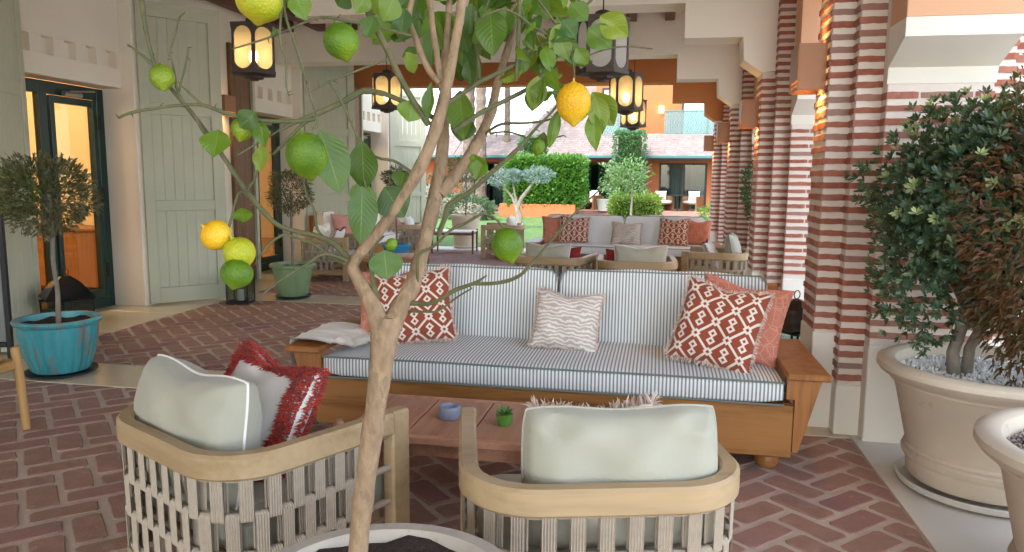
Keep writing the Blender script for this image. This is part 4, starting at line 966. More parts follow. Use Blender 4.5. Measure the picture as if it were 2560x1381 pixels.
rust_leaf = leafmat('shaded_rust_leaf', ['#3a2a16', '#5c3a1e', '#7a4426', '#3c3a1c', '#54401f', '#66331f'], .55, .2)
hedge_leaf = leafmat('hedge_leaf', ['#2b5a1c', '#417524', '#5a8f34', '#35692a'], .5, .3)
cypress_leaf = leafmat('cypress_leaf', ['#35603a', '#4a7848', '#3f6c4c'], .6, .2)
silver_leaf = leafmat('silver_leaf', ['#66797a', '#7d908f', '#586f6c'], .6, .2)
def topiary(lab, x, y, z0, zc, rx, rz, seed, n=3200, lean=.0, size=.045, fresh=0):
    q = random.Random(seed); t = thing('topiary_tree', lab, 'tree', (x, y, z0)); h = zc-z0
    tr = MB(); tr.tube([(0, 0, -.04), (lean*.3, .0, h*.25), (-lean*.4+.005, .01, h*.5), (lean*.2, 0, h*.75), (0, 0, h)], [.02, .017, .016, .015, .01], 10)
    for k in range(7): a = k*.9; tr.tube([(0, 0, h-rz*.9), (rx*.35*math.cos(a), rx*.35*math.sin(a), h-rz*.3), (rx*.7*math.cos(a), rx*.7*math.sin(a), h+rz*.3*math.sin(3*a))], [.008, .006, .002], 6)
    tr.build('trunk', grey_bark, t, True)
    leaves_mb(ball_points(n, (0, 0, h), rx, rx, rz, q), size, q, .28, .2).build('crown', olive_leaf, t)
    if fresh: leaves_mb(ball_points(fresh, (-rx*.75, -rx*.2, h+.02), rx*.42, rx*.4, rz*.6, q), size*1.15, q, .4, .3).build('fresh_shoots', bright_leaf, t)
# turquoise pot and its tree
def fluted(n, k): return lambda a, z: (k*(abs(math.cos(a*n/2))-.6) if .04 < z < .36 else 0)
TP = (-4.43, 4.76)
pot('glazed_pot', 'turquoise fluted pot with rust streaks beside the near glass door', [(0, .03), (.19, .03), (.2, .05), (.235, .16), (.262, .30), (.272, .375), (.268, .38), (.295, .395), (.302, .415), (.295, .428), (.262, .428), (.258, .40), (.25, .36)], turq_glaze, (*TP, .004), .255, .385, fluted(22, .06), 132)
b = MB(); b.lathe([(0, .004), (.2, .004), (.245, .02), (.25, .032), (.24, .03), (.2, .014), (0, .014)], 40); sx_ = b.build('pot_saucer', saucer_blue, None, True, label='dark round saucer under the turquoise pot', cat='saucer'); sx_.location = (*TP, 0)
topiary('olive topiary standard with fresh shoots in the turquoise pot', TP[0], TP[1], .38, 1.36, .31, .29, 31, 3600, .05, .05, 500)
TP = (-4.45, 8.5)
pot('glazed_pot', 'celadon green tapered pot near the second doorway', [(0, .03), (.17, .03), (.18, .05), (.25, .38), (.278, .39), (.284, .42), (.27, .43), (.245, .43), (.24, .38)], green_glaze, (*TP, .004), .24, .38, fluted(16, .03), 96)
b = MB(); b.lathe([(0, .004), (.18, .004), (.215, .02), (.22, .035), (.21, .03), (.18, .014), (0, .014)], 40); sx_ = b.build('pot_saucer', saucer_blue, None, True, label='dark round saucer under the celadon green pot', cat='saucer'); sx_.location = (*TP, 0)
topiary('sparse olive topiary standard in the celadon green pot', TP[0], TP[1], .38, 1.33, .27, .27, 32, 2600, .03, .045)
TP = (-3.95, 10.9)
pot('glazed_pot', 'bright blue pot behind the far left coffee table', [(0, .0), (.15, .0), (.2, .44), (.22, .45), (.22, .49), (.19, .49), (.18, .44)], blue_glaze, (*TP, .0), .18, .44, None, 40)
topiary('small olive topiary standard in the bright blue pot', TP[0], TP[1], .44, 1.5, .2, .16, 33, 1500, .03, .045)

# big whitewashed pots on the right
def big_pot(lab, x, y, peb, seed, slab_lab):
    prof = [(0, .05), (.33, .05), (.335, .06), (.345, .15), (.352, .155), (.362, .175), (.366, .195), (.352, .205), (.358, .222), (.345, .235), (.352, .26), (.41, .56), (.425, .61), (.437, .615), (.437, .63), (.455, .64), (.462, .655), (.49, .67), (.505, .695), (.502, .725), (.48, .742), (.44, .742), (.42, .73), (.41, .69), (.40, .6)]
    prof = [(r_, z_*.84+.008) for r_, z_ in prof]
    p = pot('planter_pot', lab, prof, terracotta_pot, (x, y, .004), .405, .55, None, 72)
    s = MB(); s.lathe([(0, .005), (.34, .005), (.375, .02), (.385, .045), (.375, .05), (.35, .025), (0, .022)], 56); o = s.build('pot_saucer', stone_pale, None, True, label=slab_lab, cat='saucer'); o.location = (x, y, 0)
    q = random.Random(seed); m = MB(); m.r = []
    for _ in range(2600):
        a = q.uniform(0, 2*PI); r_ = .4*q.random()**.5; c = Vector((r_*math.cos(a), r_*math.sin(a), .558+q.uniform(0, .02))); s_ = q.uniform(.007, .014); rt = rotm(q.uniform(0, 6), q.uniform(0, 6), q.uniform(0, 6))
        vs = [c+rt @ Vector((sx*s_*q.uniform(.8, 1.2), sy*s_*q.uniform(.6, 1), sz*s_*.6)) for sx, sy, sz in ((1, 0, 0), (-1, 0, 0), (0, 1, 0), (0, -1, 0), (0, 0, 1), (0, 0, -1))]
        m.add(vs, [(0, 2, 4), (2, 1, 4), (1, 3, 4), (3, 0, 4), (2, 0, 5), (1, 2, 5), (3, 1, 5), (0, 3, 5)], q.random())
    m.build('pebbles', peb, p, kind='stuff'); return p
BP = (1.62, 3.88)
big_pot('large whitewashed terracotta pot of white pebbles with a bushy shrub', *BP, pebble_m, 5, 'round pale saucer under the large whitewashed shrub pot')
big_pot('whitewashed pot with grey pebbles cut off by the right edge', 1.63, 2.70, pebble_d, 6, 'round pale saucer under the cut off right pot')
sh = thing('shrub', 'bushy grey green and rust shrub in the large whitewashed pot', 'shrub', (*BP, .56)); q = random.Random(77)
tr = MB(); tr.tube([(-.16, 0, -.05), (-.18, 0, .12), (-.13, .02, .3), (-.05, 0, .6)], [.035, .028, .026, .015], 10); tr.tube([(-.1, .03, -.05), (-.1, .02, .14), (-.03, .0, .35), (.1, 0, .7)], [.03, .025, .02, .012], 10)
for k in range(16):
    a = k*2.4; r_ = .45; tr.tube([(-.1, 0, .25), (-.05+r_*.5*math.cos(a), r_*.5*math.sin(a), .5+.06*(k % 5)), (r_*math.cos(a), r_*math.sin(a), .6+.09*(k % 6))], [.014, .009, .003], 6)
tr.build('trunk', grey_bark, sh, True)
def rosettes(n, c, rx, ry, rz, size, q, shell=.6):
    m = MB(); m.r = []
    for p, v in ball_points(n, c, rx, ry, rz, q, shell, .22):
        ax = (v+Vector((q.uniform(-.5, .5), q.uniform(-.5, .5), q.uniform(-.1, .9)))).normalized(); x = ax.orthogonal().normalized(); y = ax.cross(x); tone = q.random()
        for k in range(8):
            a = k*2.4; op = .5+.06*k; d = (x*math.cos(a)+y*math.sin(a))*op+ax*(1-op*.5); d.normalize(); l = size*q.uniform(.7, 1.15); sd = d.cross(ax)
            if sd.length < 1e-4: continue
            sd = sd.normalized()*l*.18; md = p+d*l*.6; e = p+d*l; m.add([p, md+sd, e, md-sd], [(0, 1, 2), (0, 2, 3)], (tone*.7+q.random()*.3))
    return m
g_ = rosettes(1900, (-.12, 0, .9), .5, .44, .44, .043, q, .4)
g_2 = rosettes(1000, (.16, .02, 1.06), .44, .42, .36, .043, q, .4); g_3 = rosettes(560, (-.3, -.02, .57), .27, .3, .38, .041, q)
g_4 = rosettes(200, (.3, .16, .6), .4, .36, .5, .05, q)
for h_ in (g_2, g_3, g_4):
    k0 = len(g_.v); g_.v += h_.v; g_.f += [tuple(i+k0 for i in f_) for f_ in h_.f]; g_.r += h_.r
g_.build('crown', shrub_leaf, sh)
leaves_mb(ball_points(12500, (.12, -.3, .7), .45, .32, .68, q, .5), .045, q, .3, .0, .15).build('shaded_foliage', rust_leaf, sh)  # brown leaves put the shrub's shaded interior into colour

rosettes(90, (-.12, -.06, .92), .47, .42, .4, .042, q, .85).build('young_tips', leafmat('pale_tip_leaf', ['#8a9c6a', '#a9b882', '#9aaa78'], .5, .3), sh, kind='stuff')

# ================================================================== THE OTHER SEATS UNDER THE LOGGIA
def chair(lab, x, y, deg): return copy_thing(A2, lab, (x, y, 0), math.radians(deg), 'rope armchairs')
sofa('long teak sofa with plain pale blue cushions facing the camera under the far arch', (-.50, 11.25, 0), pale_blue_fabric, piping_grey)
S2 = 11.25-3.86
for lab, mat, w_, h_, t_, x, y, rz, tl, rl, fr, sd in (
  ('plain coral pillow at the left end of the pale blue sofa', coral_fabric, .45, .45, .15, -1.55, 4.38, 14, -20, -3, None, 41), ('rust geometric pillow at the left of the pale blue sofa', geo_fabric, .46, .45, .16, -1.28, 4.28, 8, -22, 3, fringe_beige, 42),
  ('beige zebra print pillow in the middle of the pale blue sofa', zebra_fabric, .46, .36, .14, -.46, 4.24, 0, -22, 2, fringe_beige, 43), ('rust geometric pillow at the right of the pale blue sofa', geo_fabric, .45, .44, .16, .25, 4.28, -6, -20, 2, fringe_beige, 44), ('plain coral pillow at the right end of the pale blue sofa', coral_fabric, .42, .42, .15, .60, 4.32, -10, -20, 3, None, 45)):
    pillow('throw_pillow', lab, mat, w_, h_, t_, (x, y+S2, SEAT), math.radians(rz), math.radians(tl), math.radians(rl), fr, seed=sd)
c3 = chair('rope armchair with its back to the striped sofa, right of two', -.18, 7.95, 3)
c4 = chair('rope armchair with its back to the striped sofa, left of two', -1.22, 8.15, -10)
c5 = chair('rope armchair beside the second brick pillar, turned sideways', 1.12, 9.55, 80)
c6 = chair('rope armchair near the lawn, turned sideways by the side table', -2.55, 14.1, 95)
c7 = chair('rope armchair beside the celadon pot, turned sideways', -5.15, 10.35, -84)
c8 = chair('rope armchair far left, behind the bright blue pot', -4.45, 13.6, 100)
pillow('back_pillow', 'sage pillow in the armchair right of two behind the striped sofa', sage_fabric, .58, .42, .18, in_chair(c3, .03, .14), math.radians(3), math.radians(-8), 0, piping=white_fabric, seed=51)
pillow('back_pillow', 'sage pillow in the armchair left of two behind the striped sofa', sage_fabric, .55, .40, .18, in_chair(c4, -.02, .14), math.radians(-10), math.radians(-8), 0, piping=white_fabric, seed=52)
dred = M('dark_red_fabric', '#8a2a25', .9, .1, 6, .2, 300, .001)
pillow('throw_pillow', 'dark red pillow edge behind the sage pillow, armchair right of two', dred, .46, .36, .12, in_chair(c3, -.12, .3), math.radians(3), math.radians(-10), 0, seed=53)
pillow('throw_pillow', 'dark red pillow edge behind the sage pillow, armchair left of two', dred, .46, .36, .12, in_chair(c4, .1, .3), math.radians(-10), math.radians(-10), 0, seed=54)
pillow('back_pillow', 'sage pillow in the sideways armchair beside the second pillar', sage_fabric, .5, .48, .18, in_chair(c5, .05, .12), math.radians(80), math.radians(-12), 0, piping=piping_grey, seed=55)
pillow('throw_pillow', 'white and dark red pillow in the sideways armchair beside the second pillar', white_fabric, .44, .40, .14, in_chair(c5, .05, .33), math.radians(80), math.radians(-28), 0, dred, seed=56)
pillow('back_pillow', 'white pillow heaped in the armchair near the lawn', white_fabric, .55, .42, .18, in_chair(c6, .0, .16), math.radians(95), math.radians(-10), 0, seed=57)
pillow('back_pillow', 'beige pillow in the armchair beside the celadon pot', cream_fabric, .55, .44, .18, in_chair(c7, -.05, .14), math.radians(-84), math.radians(-10), 0, seed=58)
pillow('throw_pillow', 'white pillow with red fringe in the armchair beside the celadon pot', white_fabric, .42, .40, .13, in_chair(c7, .05, .36), math.radians(-84), math.radians(-24), 0, dred, seed=59)
pillow('back_pillow', 'white pillow in the armchair behind the bright blue pot', white_fabric, .5, .4, .16, in_chair(c8, 0, .16), math.radians(100), math.radians(-10), 0, seed=60)
pillow('throw_pillow', 'pink pillow in the armchair behind the bright blue pot', pink_fabric, .4, .36, .13, in_chair(c8, .05, .36), math.radians(100), math.radians(-20), 0, seed=63)
s3 = sofa('teak sofa with pale cushions along the far left, holding a pink pillow', (-4.72, 12.75, 0), cream_fabric, piping_grey, PI/2)
pillow('throw_pillow', 'pink pillow on the far left sofa', pink_fabric, .5, .42, .14, (-5.12, 11.75, SEAT), math.radians(60), math.radians(-20), 0, seed=61)
pillow('throw_pillow', 'beige pillow at the left end of the far left sofa', cream_fabric, .45, .46, .14, (-5.2, 12.3, SEAT), math.radians(80), math.radians(-20), 0, seed=62)
def low_table(lab, x, y, w_, d_, h, top_mat, leg_mat, rot=0):
    t = thing('side_table', lab, 'table', (x, y, 0), rot); b = MB(); b.box((-w_/2, -d_/2, h-.03), (w_/2, d_/2, h), .006); b.build('top', top_mat, t)
    b = MB(); b.box((-w_/2+.03, -d_/2+.03, h-.08), (w_/2-.03, d_/2-.03, h-.031), .004); b.build('apron', leg_mat, t)
    for sx in (-1, 1):
        for sy in (-1, 1): b = MB(); b.tube([(sx*(w_/2-.01), sy*(d_/2-.01), 0), (sx*(w_/2-.01), sy*(d_/2-.01), h+.02)], [.018, .024], 10); b.build('leg', leg_mat, t)
low_table('low timber table in front of the far left sofa', -3.72, 10.15, .95, .55, .4, table_wood, teak_v, .2)
white_top = M('white_table_top', '#e3e2e0', .4, .03, 4, .05, 60, .001)
low_table('white topped side table with brown legs near the lawn', -4.05, 14.65, .85, .62, .45, white_top, brown_timber, .1)
low_table('low timber table between the rope armchairs and the pale blue sofa', -.45, 10.0, 1.2, .5, .36, table_wood, teak_v)
# fluted white planter at the lawn
pot('planter_pot', 'white fluted planter at the edge of the lawn', [(0, 0), (.24, 0), (.27, .04), (.25, .06), (.31, .66), (.34, .67), (.34, .72), (.30, .72), (.29, .66)], terracotta_pot, (-4.1, 15.72, 0), .29, .66, lambda a, z: .02*(abs(math.cos(a*9))-.6) if .06 < z < .66 else 0, 108)
q = random.Random(9); yt = thing('young_tree', 'thin young tree in the white fluted planter', 'tree', (-4.1, 15.72, .66)); b = MB(); b.tube([(0, 0, 0), (.02, 0, .5), (0, 0, 1.1)], [.02, .015, .01], 8)
for k in range(8): a = k*2.4; b.tube([(0, 0, .6+.05*k), (.25*math.cos(a), .25*math.sin(a), .9+.06*k)], [.008, .003], 5)
b.build('trunk', grey_bark, yt, True); leaves_mb(ball_points(700, (0, 0, 1.05), .4, .4, .3, q), .07, q, .4, .2).build('crown', shrub_leaf, yt)

# ---- lanterns on the floor
gloss_black = M('glossy_black_enamel', '#15171c', .12, .05, 5, 0, spec=.9)
def floor_lantern(lab, x, y, hood, h=.3, w_=.13, rot=.2):
    f = thing('floor_lantern', lab, 'lantern', (x, y, .003), rot)
    b = MB(); b.box((-w_, -w_, 0), (w_, w_, .03), .004); b.build('base', black_metal, f)
    for sx in (-1, 1):
        for sy in (-1, 1): b = MB(); b.box((sx*w_, sy*w_, .03), (sx*(w_-.014), sy*(w_-.014), h), .002); b.build('post', black_metal, f)
    for k in range(4):
        b = MB(); b.box((-w_+.015, -w_+.004, .03), (w_-.015, -w_+.007, h), 0); o = b.build('pane', glass_clear, f); o.rotation_euler = (0, 0, k*PI/2)
    b = MB(); b.lathe([(0, .03), (.038, .03), (.038, .16), (.03, .165), (0, .158)], 20); b.build('candle', white_fabric, f, True)
    b = MB(); b.box((-w_-.003, -w_-.003, h), (w_+.003, w_+.003, h+.016), .003); top = b.build('top_frame', black_metal, f)
    if hood:
        b = MB(); s2 = math.sqrt(2); b.lathe([(w_*s2*1.25, h+.017), (w_*s2*1.28, h+.03), (w_*s2*.7, h+.16), (w_*s2*.25, h+.22), (.02, h+.23), (0, h+.235)], 4); o = b.build('hood', gloss_black, f)
        b = MB(); b.tube([(.03*math.cos(a), 0, h+.26+.03*math.sin(a)) for a in [2*PI*k/12 for k in range(13)]], .004, 5); b.build('ring', black_metal, f)
floor_lantern('square black glass lantern with white candle beside the open sage shutter', -4.86, 7.98, False, .36)
floor_lantern('black hooded lantern on the floor between the sofa arm and the brick pillar', 1.0, 5.5, True, .44, .16, .7)
floor_lantern('black hooded lantern at the glass door behind the turquoise pot', -5.42, 5.95, True, .34, .16, .1)
# ---- stool and board at the left edge
st = thing('wooden_stool', 'light oak stool cut off by the left edge', 'stool', (-3.86, 3.40, 0), .12)
b = MB(); b.lathe([(0, .43), (.2, .425), (.225, .44), (.22, .455), (0, .452)], 32); b.build('seat', light_wood, st, True)
for a in (0, 1, 2, 3):
    sx, sy = ((1, 1), (1, -1), (-1, 1), (-1, -1))[a]; b = MB(); b.tube([(sx*.24, sy*.2, 0), (sx*.23, sy*.19, .3), (sx*.22, sy*.18, .5)], [.022, .026, .024], 12); b.build('leg', light_wood, st, True)
for sy in (-1, 1): b = MB(); b.box((-.21, sy*.19-.018, .37), (.21, sy*.19+.018, .425), .008); b.build('stretcher', light_wood, st)
for sx in (-1, 1): b = MB(); b.box((sx*.21-.018, -.18, .37), (sx*.21+.018, .18, .425), .008); b.build('stretcher', light_wood, st)
bd = thing('menu_stand', 'black metal framed stand at the left edge beside the turquoise pot', 'stand', (-5.17, 5.05, 0), math.radians(20)); board_m = M('grey_panel', '#7d8280', .5, .06, 4, .05, 60, .001)
for a, b2 in (((-.02, -.02, 0), (.02, .02, 1.24)), ((-.72, -.02, 0), (-.68, .02, 1.24)), ((-.679, -.019, 1.2), (-.021, .019, 1.238)), ((-.679, -.019, .1), (-.021, .019, .14))):
    b = MB(); b.box(a, b2, .003); b.build('frame_bar', black_metal, bd)
b = MB(); b.box((-.675, -.008, .145), (-.025, .008, 1.195), .002); b.build('panel', board_m, bd)

# ---- tall dark climber between the second and third pillars
q = random.Random(5); cp = thing('climbing_plant', 'tall dark leafy plant between the second and third brick pillars', 'plant', (1.38, 10.0, 0)); b = MB()
for k in range(4): b.tube([(.04*k-.06, 0, 0), (.03*k-.05, .02, .8), (.02*k, 0, 1.9)], [.014, .01, .005], 6)
b.build('stem', grey_bark, cp, True); leaves_mb(ball_points(2200, (0, 0, 1.35), .3, .3, .62, q), .06, q, .45, .1).build('foliage', leafmat('dark_leaf', ['#1f3a22', '#2f4f2c', '#3a5a34'], .45, .2), cp)
pot('planter_pot', 'square set grey pot under the tall dark plant', [(0, 0), (.2, 0), (.26, .45), (.28, .5), (.24, .5), (.23, .44)], pot_grey, (1.38, 10.0, .004), .23, .44)

# ================================================================== THE GARDEN AND THE HOUSE BEYOND
hw_paint = M('orange_house_render', '#a9653c', .85, .06, 1.5, .1, 20, .01); roof_m = M('pale_shingle', '#857873', .85, .1, 6, .2, 30, .01, rand=.14); teal = M('teal_paint', '#35696c', .5, .06, 4, .05, 40, .002); curtain = M('white_curtain', '#e6e3df', .9, .1, 3, .1, 20, .01); dark_frame = M('dark_window_frame', '#2a2422', .5, .1, 4, 0)
terr_m = M('terrace_brick', '#a5766a', .8, .15, 3, .3, 20, .005)
b = MB(); b.box((-30, 33.2, -.05), (12, 52, .14), .01); b.box((-3.2, 32.7, -.05), (3.2, 33.2, .06), .01); b.build('terrace', terr_m, kind='structure')
hs = thing('orange_house', 'orange rendered house with pale shingle roof and teal balconies beyond the lawn', 'house', (0, 36, 0)); FX0, FX1 = -30, 12
doors = [(-5.0+.35, -2.1), (.05, 2.25), (-9.5, -7.3)]
cuts = sorted(doors); e = FX0
for a, b_ in cuts:
    m = MB(); m.box((e, 0, .14), (a, .3, 3.2), 0); m.build('wall', hw_paint, hs); m = MB(); m.box((a, 0, 2.32), (b_, .3, 3.2), 0); m.build('wall', hw_paint, hs); e = b_
m = MB(); m.box((e, 0, .14), (FX1, .3, 3.2), 0); m.build('wall', hw_paint, hs)
for a, b_ in cuts:
    m = MB(); mid = (a+b_)/2
    for p0, p1 in ((a, a+.09), (b_-.09, b_), (mid-.06, mid+.06)): m.box((p0, .05, .14), (p1, .17, 2.32), .005)
    m.box((a, .052, 2.24), (b_, .168, 2.32), .005); m.box((a, .052, .141), (b_, .168, .2), .005); wn = m.build('sliding_door', dark_frame, hs)
    m = MB(); m.box((a, .10, .15), (b_, .11, 2.3), 0); m.build('pane', glass_far, wn)
    m = MB(); m.grid(lambda u, v: (a+.1+(mid-a+.1)*u, .19+.04*math.sin(u*60), .15+2.1*v), 60, 2); m.build('curtain', curtain, wn)
    m = MB(); m.grid(lambda u, v: (b_-.75+.7*u, .19+.04*math.sin(u*30), .15+2.1*v), 30, 2); m.build('curtain', curtain, wn)
m = MB(); m.box((FX0, .72, .14), (FX1, .8, 3.5), 0); m.build('back_wall', M('dim_room', '#8d8278', .9), hs)
m = MB(); m.box((FX0, -1.62, 2.5), (FX1, -1.38, 2.61), .01); m.build('eave', teal, hs)
# shingle courses
rf_ = MB(); rf_.r = []
def course(x0_, x1, y0, z0, y1, z1, n, hip=0):
    for k in range(n):
        x0 = x0_+hip*k/n
        ya = y0+(y1-y0)*k/n; za = z0+(z1-z0)*k/n; yb = y0+(y1-y0)*(k+1.15)/n; zb = z0+(z1-z0)*(k+1.15)/n; x = x0
        while x < x1:
            w_ = R.uniform(.22, .4); xe = min(x1, x+w_-.015); t = .03
            rf_.add([(x, ya, za+t), (xe, ya, za+t), (xe, yb, zb+.005), (x, yb, zb+.005), (x, ya, za), (xe, ya, za)], [(0, 1, 2, 3), (4, 5, 1, 0)]); x += w_
course(-9.5, 12, -1.6, 2.6, .9, 3.72, 11); course(-6.6, -3.2, .9, 3.72, 4.0, 6.6, 16, 2.3); course(-30, -9.6, -1.6, 2.6, .9, 3.72, 9)
rf_.build('roof_shingles', roof_m, hs, kind='stuff')
m = MB(); m.extrude([(-1.6, 2.58), (.9, 3.70), (.9, 2.4), (0, 2.4)], FX0, FX1, 0); m.add([(-6.6, .9, 3.7), (-3.2, .9, 3.7), (-3.2, 4.0, 6.58), (-4.3, 4.0, 6.58), (-3.2, 4.0, 3.7), (-6.6, 4.0, 3.7)], [(0, 1, 2, 3), (1, 4, 2), (0, 3, 5), (3, 2, 4, 5)]); m.build('roof', roof_m, hs)
m = MB(); m.box((-3.2, 2.4, 3.0), (12, 2.7, 8.4), 0); m.build('upper_wall', hw_paint, hs)
for a, b_ in ((-2.9, -1.2), (1.05, 3.6)):
    m = MB()
    for p0, p1 in ((a, a+.09), (b_-.09, b_), ((a+b_)/2-.04, (a+b_)/2+.04)): m.box((p0, 2.33, 3.8), (p1, 2.42, 6.1), .004)
    m.box((a+.09, 2.33, 6.0), (b_-.09, 2.42, 6.1), .004); wn = m.build('upper_window', dark_frame, hs)
    m = MB(); m.grid(lambda u, v: (a+.1+(b_-a-.2)*u, 2.37+.03*math.sin(u*70), 3.8+2.2*v), 70, 2); m.build('curtain', curtain, wn)
for a, b_ in ((-3.15, -.95), (.2, 3.9)):
    m = MB(); m.box((a, .86, 4.75), (b_, .92, 4.83), .004); m.box((a, .86, 3.66), (b_, .92, 3.74), .004); bal = m.build('balcony_rail', teal, hs)
    m = MB(); n = int((b_-a)/.12)
    for k in range(n):
        for sg in (1, -1): x = a+.06+k*.12; m.tube([(x-.5*sg if a < x-.5*sg < b_ else x, .89, 3.74), (x+.02, .89, 4.75)], .012, 4, False)
    m.build('lattice', teal, bal, kind='stuff')
    m = MB(); m.box((a+.02, .88, 3.75), (b_-.02, .895, 4.74), 0); m.build('mesh_panel', glass('teal_screen', '#8fc4c0', .5, .4), bal)
wl = thing('house_wall_lamp', 'small lit wall lamp on the upper floor of the orange house', 'lamp', (.05, 38.3, 5.0)); m = MB(); m.box((-.12, -.1, -.16), (.12, .06, .16), .02); m.build('shade', bulb_w, wl)
# patio seats on the terrace
def patio_chair(lab, x, y, rz):
    c = thing('patio_chair', lab, 'chair', (x, y, .14), rz, 'patio chairs')
    for sx in (-1, 1): m = MB(); m.box((sx*.36-.04, -.35, 0), (sx*.36+.04, .35, .66), .01); m.build('side', brown_timber, c)
    m = MB(); m.box((-.32, -.33, .3), (.32, .33, .36), .01); m.build('seat', brown_timber, c); m = MB(); m.box((-.315, .25, .36), (.315, .33, .7), .01); m.build('backrest', brown_timber, c)
    k = cushion_mb(.62, .6, .1); k.v = [(p[0], p[1]-.02, p[2]+.362) for p in k.v]; k.build('seat_cushion', white_fabric, c, True)
    k = pillow_mb(.56, .42, .16, n=10); k.v = [(p[0], p[1]+.18, p[2]+.68) for p in k.v]; k.build('back_cushion', white_fabric, c, True)
patio_chair('patio chair left of the round table outside the right sliding door', .25, 34.6, .5)
patio_chair('patio chair right of the round table outside the right sliding door', 1.55, 34.6, -.5)
patio_chair('patio chair outside the left sliding door of the orange house', -3.0, 34.6, -.6)
patio_chair('patio chair beside the hedge outside the left sliding door', -4.3, 34.7, .6)
for lab, x in (('round patio table outside the right sliding door', .9), ('round patio table outside the left sliding door', -3.65)):
    t = thing('patio_table', lab, 'table', (x, 34.2, .14)); m = MB(); m.lathe([(0, .70), (.45, .70), (.46, .715), (.45, .73), (0, .73)], 28); m.build('top', dark_frame, t)
    m = MB(); m.tube([(0, 0, 0), (0, 0, .7)], .03, 8); m.lathe([(.25, 0), (.25, .02), (0, .03)], 20); m.build('pedestal', dark_frame, t)
# hedges, trees
def box_points(n, a, b, q, rag=.06):
    out = []
    for _ in range(n):
        p = [q.uniform(a[i], b[i]) for i in range(3)]; f = q.choice((0, 1, 2, 1, 1)); s = q.random() < (.75 if f == 1 else .5)
        nv = Vector((0, 0, 0))
        if f == 1: p[1] = a[1] if s else b[1]; nv = Vector((0, -1 if s else 1, 0))
        elif f == 0: p[0] = a[0] if s else b[0]; nv = Vector((-1 if s else 1, 0, 0))
        else: p[2] = b[2]; nv = Vector((0, 0, 1))
        out.append((Vector(p)+Vector((q.gauss(0, rag), q.gauss(0, rag), q.gauss(0, rag))), nv))
    return out
def hedge(name, lab, a, b, mat, n, size, seed, cat='hedge', rag=.07):
    q = random.Random(seed); h = thing(name, lab, cat, ((a[0]+b[0])/2, (a[1]+b[1])/2, 0)); o = Vector((-(a[0]+b[0])/2, -(a[1]+b[1])/2, 0))
    m = MB(); m.box([a[i]+.12+o[i] for i in range(2)]+[max(0, a[2])], [b[i]-.12+o[i] for i in range(2)]+[b[2]-.1], .05); m.build('twigs', M('hedge_core', '#2c3d1c', .95, .3, 6, .5, 30, .03), h)
    pts = [(p+o, nv) for p, nv in box_points(n, a, b, q, rag)]; leaves_mb(pts, size, q, .6, .3).build('foliage', mat, h); return h
hedge('hedge', 'bright green clipped hedge over a low orange wall', (-6.1, 30.2, .42), (-3.05, 31.6, 2.32), hedge_leaf, 9000, .15, 71)
lw = thing('garden_wall', 'low orange garden wall under the bright green hedge', 'wall', (-5.0, 30.6, 0)); m = MB(); m.box((-1.4, -.55, -.05), (1.75, .5, .5), .02); m.build('wall', hw_paint, lw)
hedge('hedge', 'small clipped box hedge in front of the sliding doors', (-1.85, 31.0, -.03), (.05, 31.9, .78), leafmat('box_leaf', ['#5a7a2a', '#76923a', '#8aa24a'], .5, .3), 3000, .11, 72)
for lab, a, b_, sd in (('clipped cypress column against the shingle roof', (-1.9, 33.4, .1), (-.65, 34.5, 3.55), 73), ('clipped cypress column behind the bright green hedge', (-6.0, 32.6, .1), (-5.0, 33.4, 3.2), 74)):
    hedge('cypress', lab, a, b_, cypress_leaf, 3600, .13, sd, 'tree', .05)
q = random.Random(80); ct_ = thing('citrus_tree', 'round citrus tree on a thin stem above the box hedge', 'tree', (-1.0, 29.5, 0)); m = MB(); m.tube([(0, 0, 0), (.03, 0, .8), (0, 0, 1.7)], [.05, .04, .03], 8)
for k in range(10): a = k*2.4; m.tube([(0, 0, 1.0+.07*k), (.8*math.cos(a), .6*math.sin(a), 1.5+.08*k)], [.02, .008], 5)
m.build('trunk', grey_bark, ct_, True); leaves_mb(ball_points(1500, (-.3, 0, 1.55), .9, .75, .7, q, .3, .4), .13, q, .5, .3).build('crown', leafmat('citrus_leaf', ['#3f6440', '#5a8052', '#74945c', '#55743a'], .5, .3), ct_)
q = random.Random(81); ol = thing('silver_tree', 'cloud pruned silver leaved tree with twisted white trunk in front of the hedge', 'tree', (-4.2, 22.5, 0)); m = MB(); bark_w = M('white_bark', '#857c72', .9, .25, 8, .5, 30, .01)
m.tube([(0, 0, 0), (.05, 0, .35), (-.03, 0, .65), (.12, 0, .95), (.55, 0, 1.5)], [.13, .1, .085, .06, .03], 8); m.tube([(-.03, 0, .6), (-.2, .05, .95), (-.6, 0, 1.45)], [.06, .045, .02], 8); m.tube([(0, 0, .6), (-.1, -.1, 1.1), (-.15, -.1, 1.5)], [.05, .03, .02], 8); m.build('trunk', bark_w, ol, True)
for c_, r_ in (((-.62, 0, 1.55), (.42, .4, .26)), ((.6, 0, 1.62), (.46, .4, .24)), ((-.1, -.1, 1.6), (.22, .3, .18))): leaves_mb(ball_points(1100, c_, *r_, q), .08, q, .35, .3).build('foliage_cloud', silver_leaf, ol)
fr_m = M('palm_bark', '#6d5f54', .95, .3, 8, .7, 12, .05)
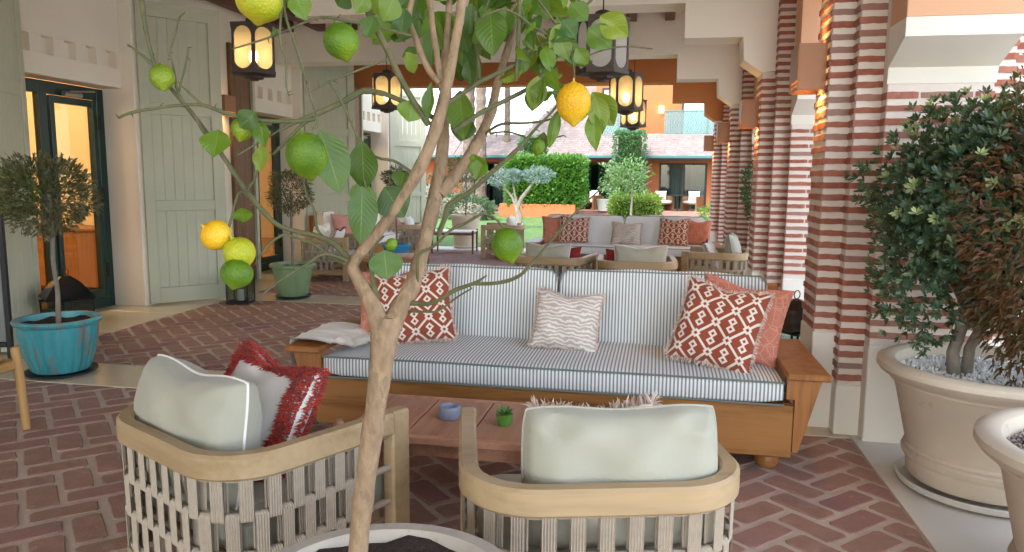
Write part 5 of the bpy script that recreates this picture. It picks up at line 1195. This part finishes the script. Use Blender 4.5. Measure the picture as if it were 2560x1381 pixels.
for k, (x, y, r_, h) in enumerate(((-8.7, 34, .26, 9), (-7.9, 33, .22, 9.5), (-7.3, 36, .14, 9))):
    pt = thing('palm_tree', ['thick palm trunk, leftmost beyond the lawn', 'shaggy palm trunk, middle of three beyond the lawn', 'thin palm trunk nearest the shingle roof'][k], 'tree', (x, y, 0)); m = MB()
    m.lathe([(r_*(1.15-.25*i/40)*(1+.12*(i % 2)), h*i/40) for i in range(41)], 12); m.build('trunk', fr_m, pt)
    m = MB(); m.r = []; q = random.Random(90+k)
    for j in range(22):
        a = j*2.4; d = Vector((math.cos(a), math.sin(a), 0))
        for s in range(18):
            u = s/18; p = Vector((0, 0, h))+d*2.4*u+Vector((0, 0, 1.2*u-2.4*u*u)); sd = d.cross(Vector((0, 0, 1)))
            for sg in (1, -1): m.add([p, p+d*.12, p+sd*sg*.5*(1-u*.6)+d*.25-Vector((0, 0, .2))], [(0, 1, 2)], q.random())
    m.build('crown', cypress_leaf, pt)
for lab, x, y, rx, rz, sd in (('dark low bush left of the hedge', -8.2, 28.5, 1.3, .8, 95), ('grey green low bush beyond the white planter', -6.9, 27, 1.0, .65, 96), ('dark low bush far left beyond the lawn', -10.6, 28.5, 1.5, 1.0, 97), ('bushy green shrub behind the left bushes', -9.6, 31, 1.5, 1.3, 98)):
    q = random.Random(sd); t = thing('garden_bush', lab, 'bush', (x, y, 0)); m = MB(); m.lathe([(rx*.6, 0), (rx*.7, rz*.4), (rx*.4, rz*.9), (0, rz)], 10); m.build('twigs', grey_bark, t, True); leaves_mb(ball_points(1800, (0, 0, rz*.55), rx, rx*.8, rz*.7, q), .14, q, .45, .3).build('foliage', shrub_leaf, t)
q = random.Random(99); t = thing('garden_bush', 'fresh green tuft beside the farthest brick pillar', 'bush', (1.65, 22.5, 0)); m = MB(); m.tube([(0, 0, 0), (0, 0, .3)], .03, 6); m.build('stem', grey_bark, t); leaves_mb(ball_points(700, (0, 0, .45), .42, .4, .38, q), .12, q, .3, .5).build('foliage', hedge_leaf, t)
for k, (x, y, lab) in enumerate(((-2.35, 33.0, 'white garden pot left of the box hedge'), (2.75, 33.4, 'white garden pot right of the sliding door'))): pot('garden_pot', lab, [(0, 0), (.2, 0), (.28, .5), (.3, .52), (.26, .52), (.24, .45)], white_top, (x, y, .142), .25, .45, None, 24)
# white house off to the right
h2 = thing('white_house', 'white rendered house with teal shutters past the right edge', 'house', (14, 22, 0)); m = MB(); wr = M('white_render', '#e4e0d8', .85, .04, 1, .1, 20, .01); m.box((-3, -6, -.05), (4, 30, 8), .02); m.build('wall', wr, h2)
for yy in (-4, 0, 5, 10):
    for zz in (1.0, 4.6): m = MB(); m.box((-3.06, yy, zz), (-3.002, yy+1.4, zz+1.7), .01); m.build('shutter', teal, h2)
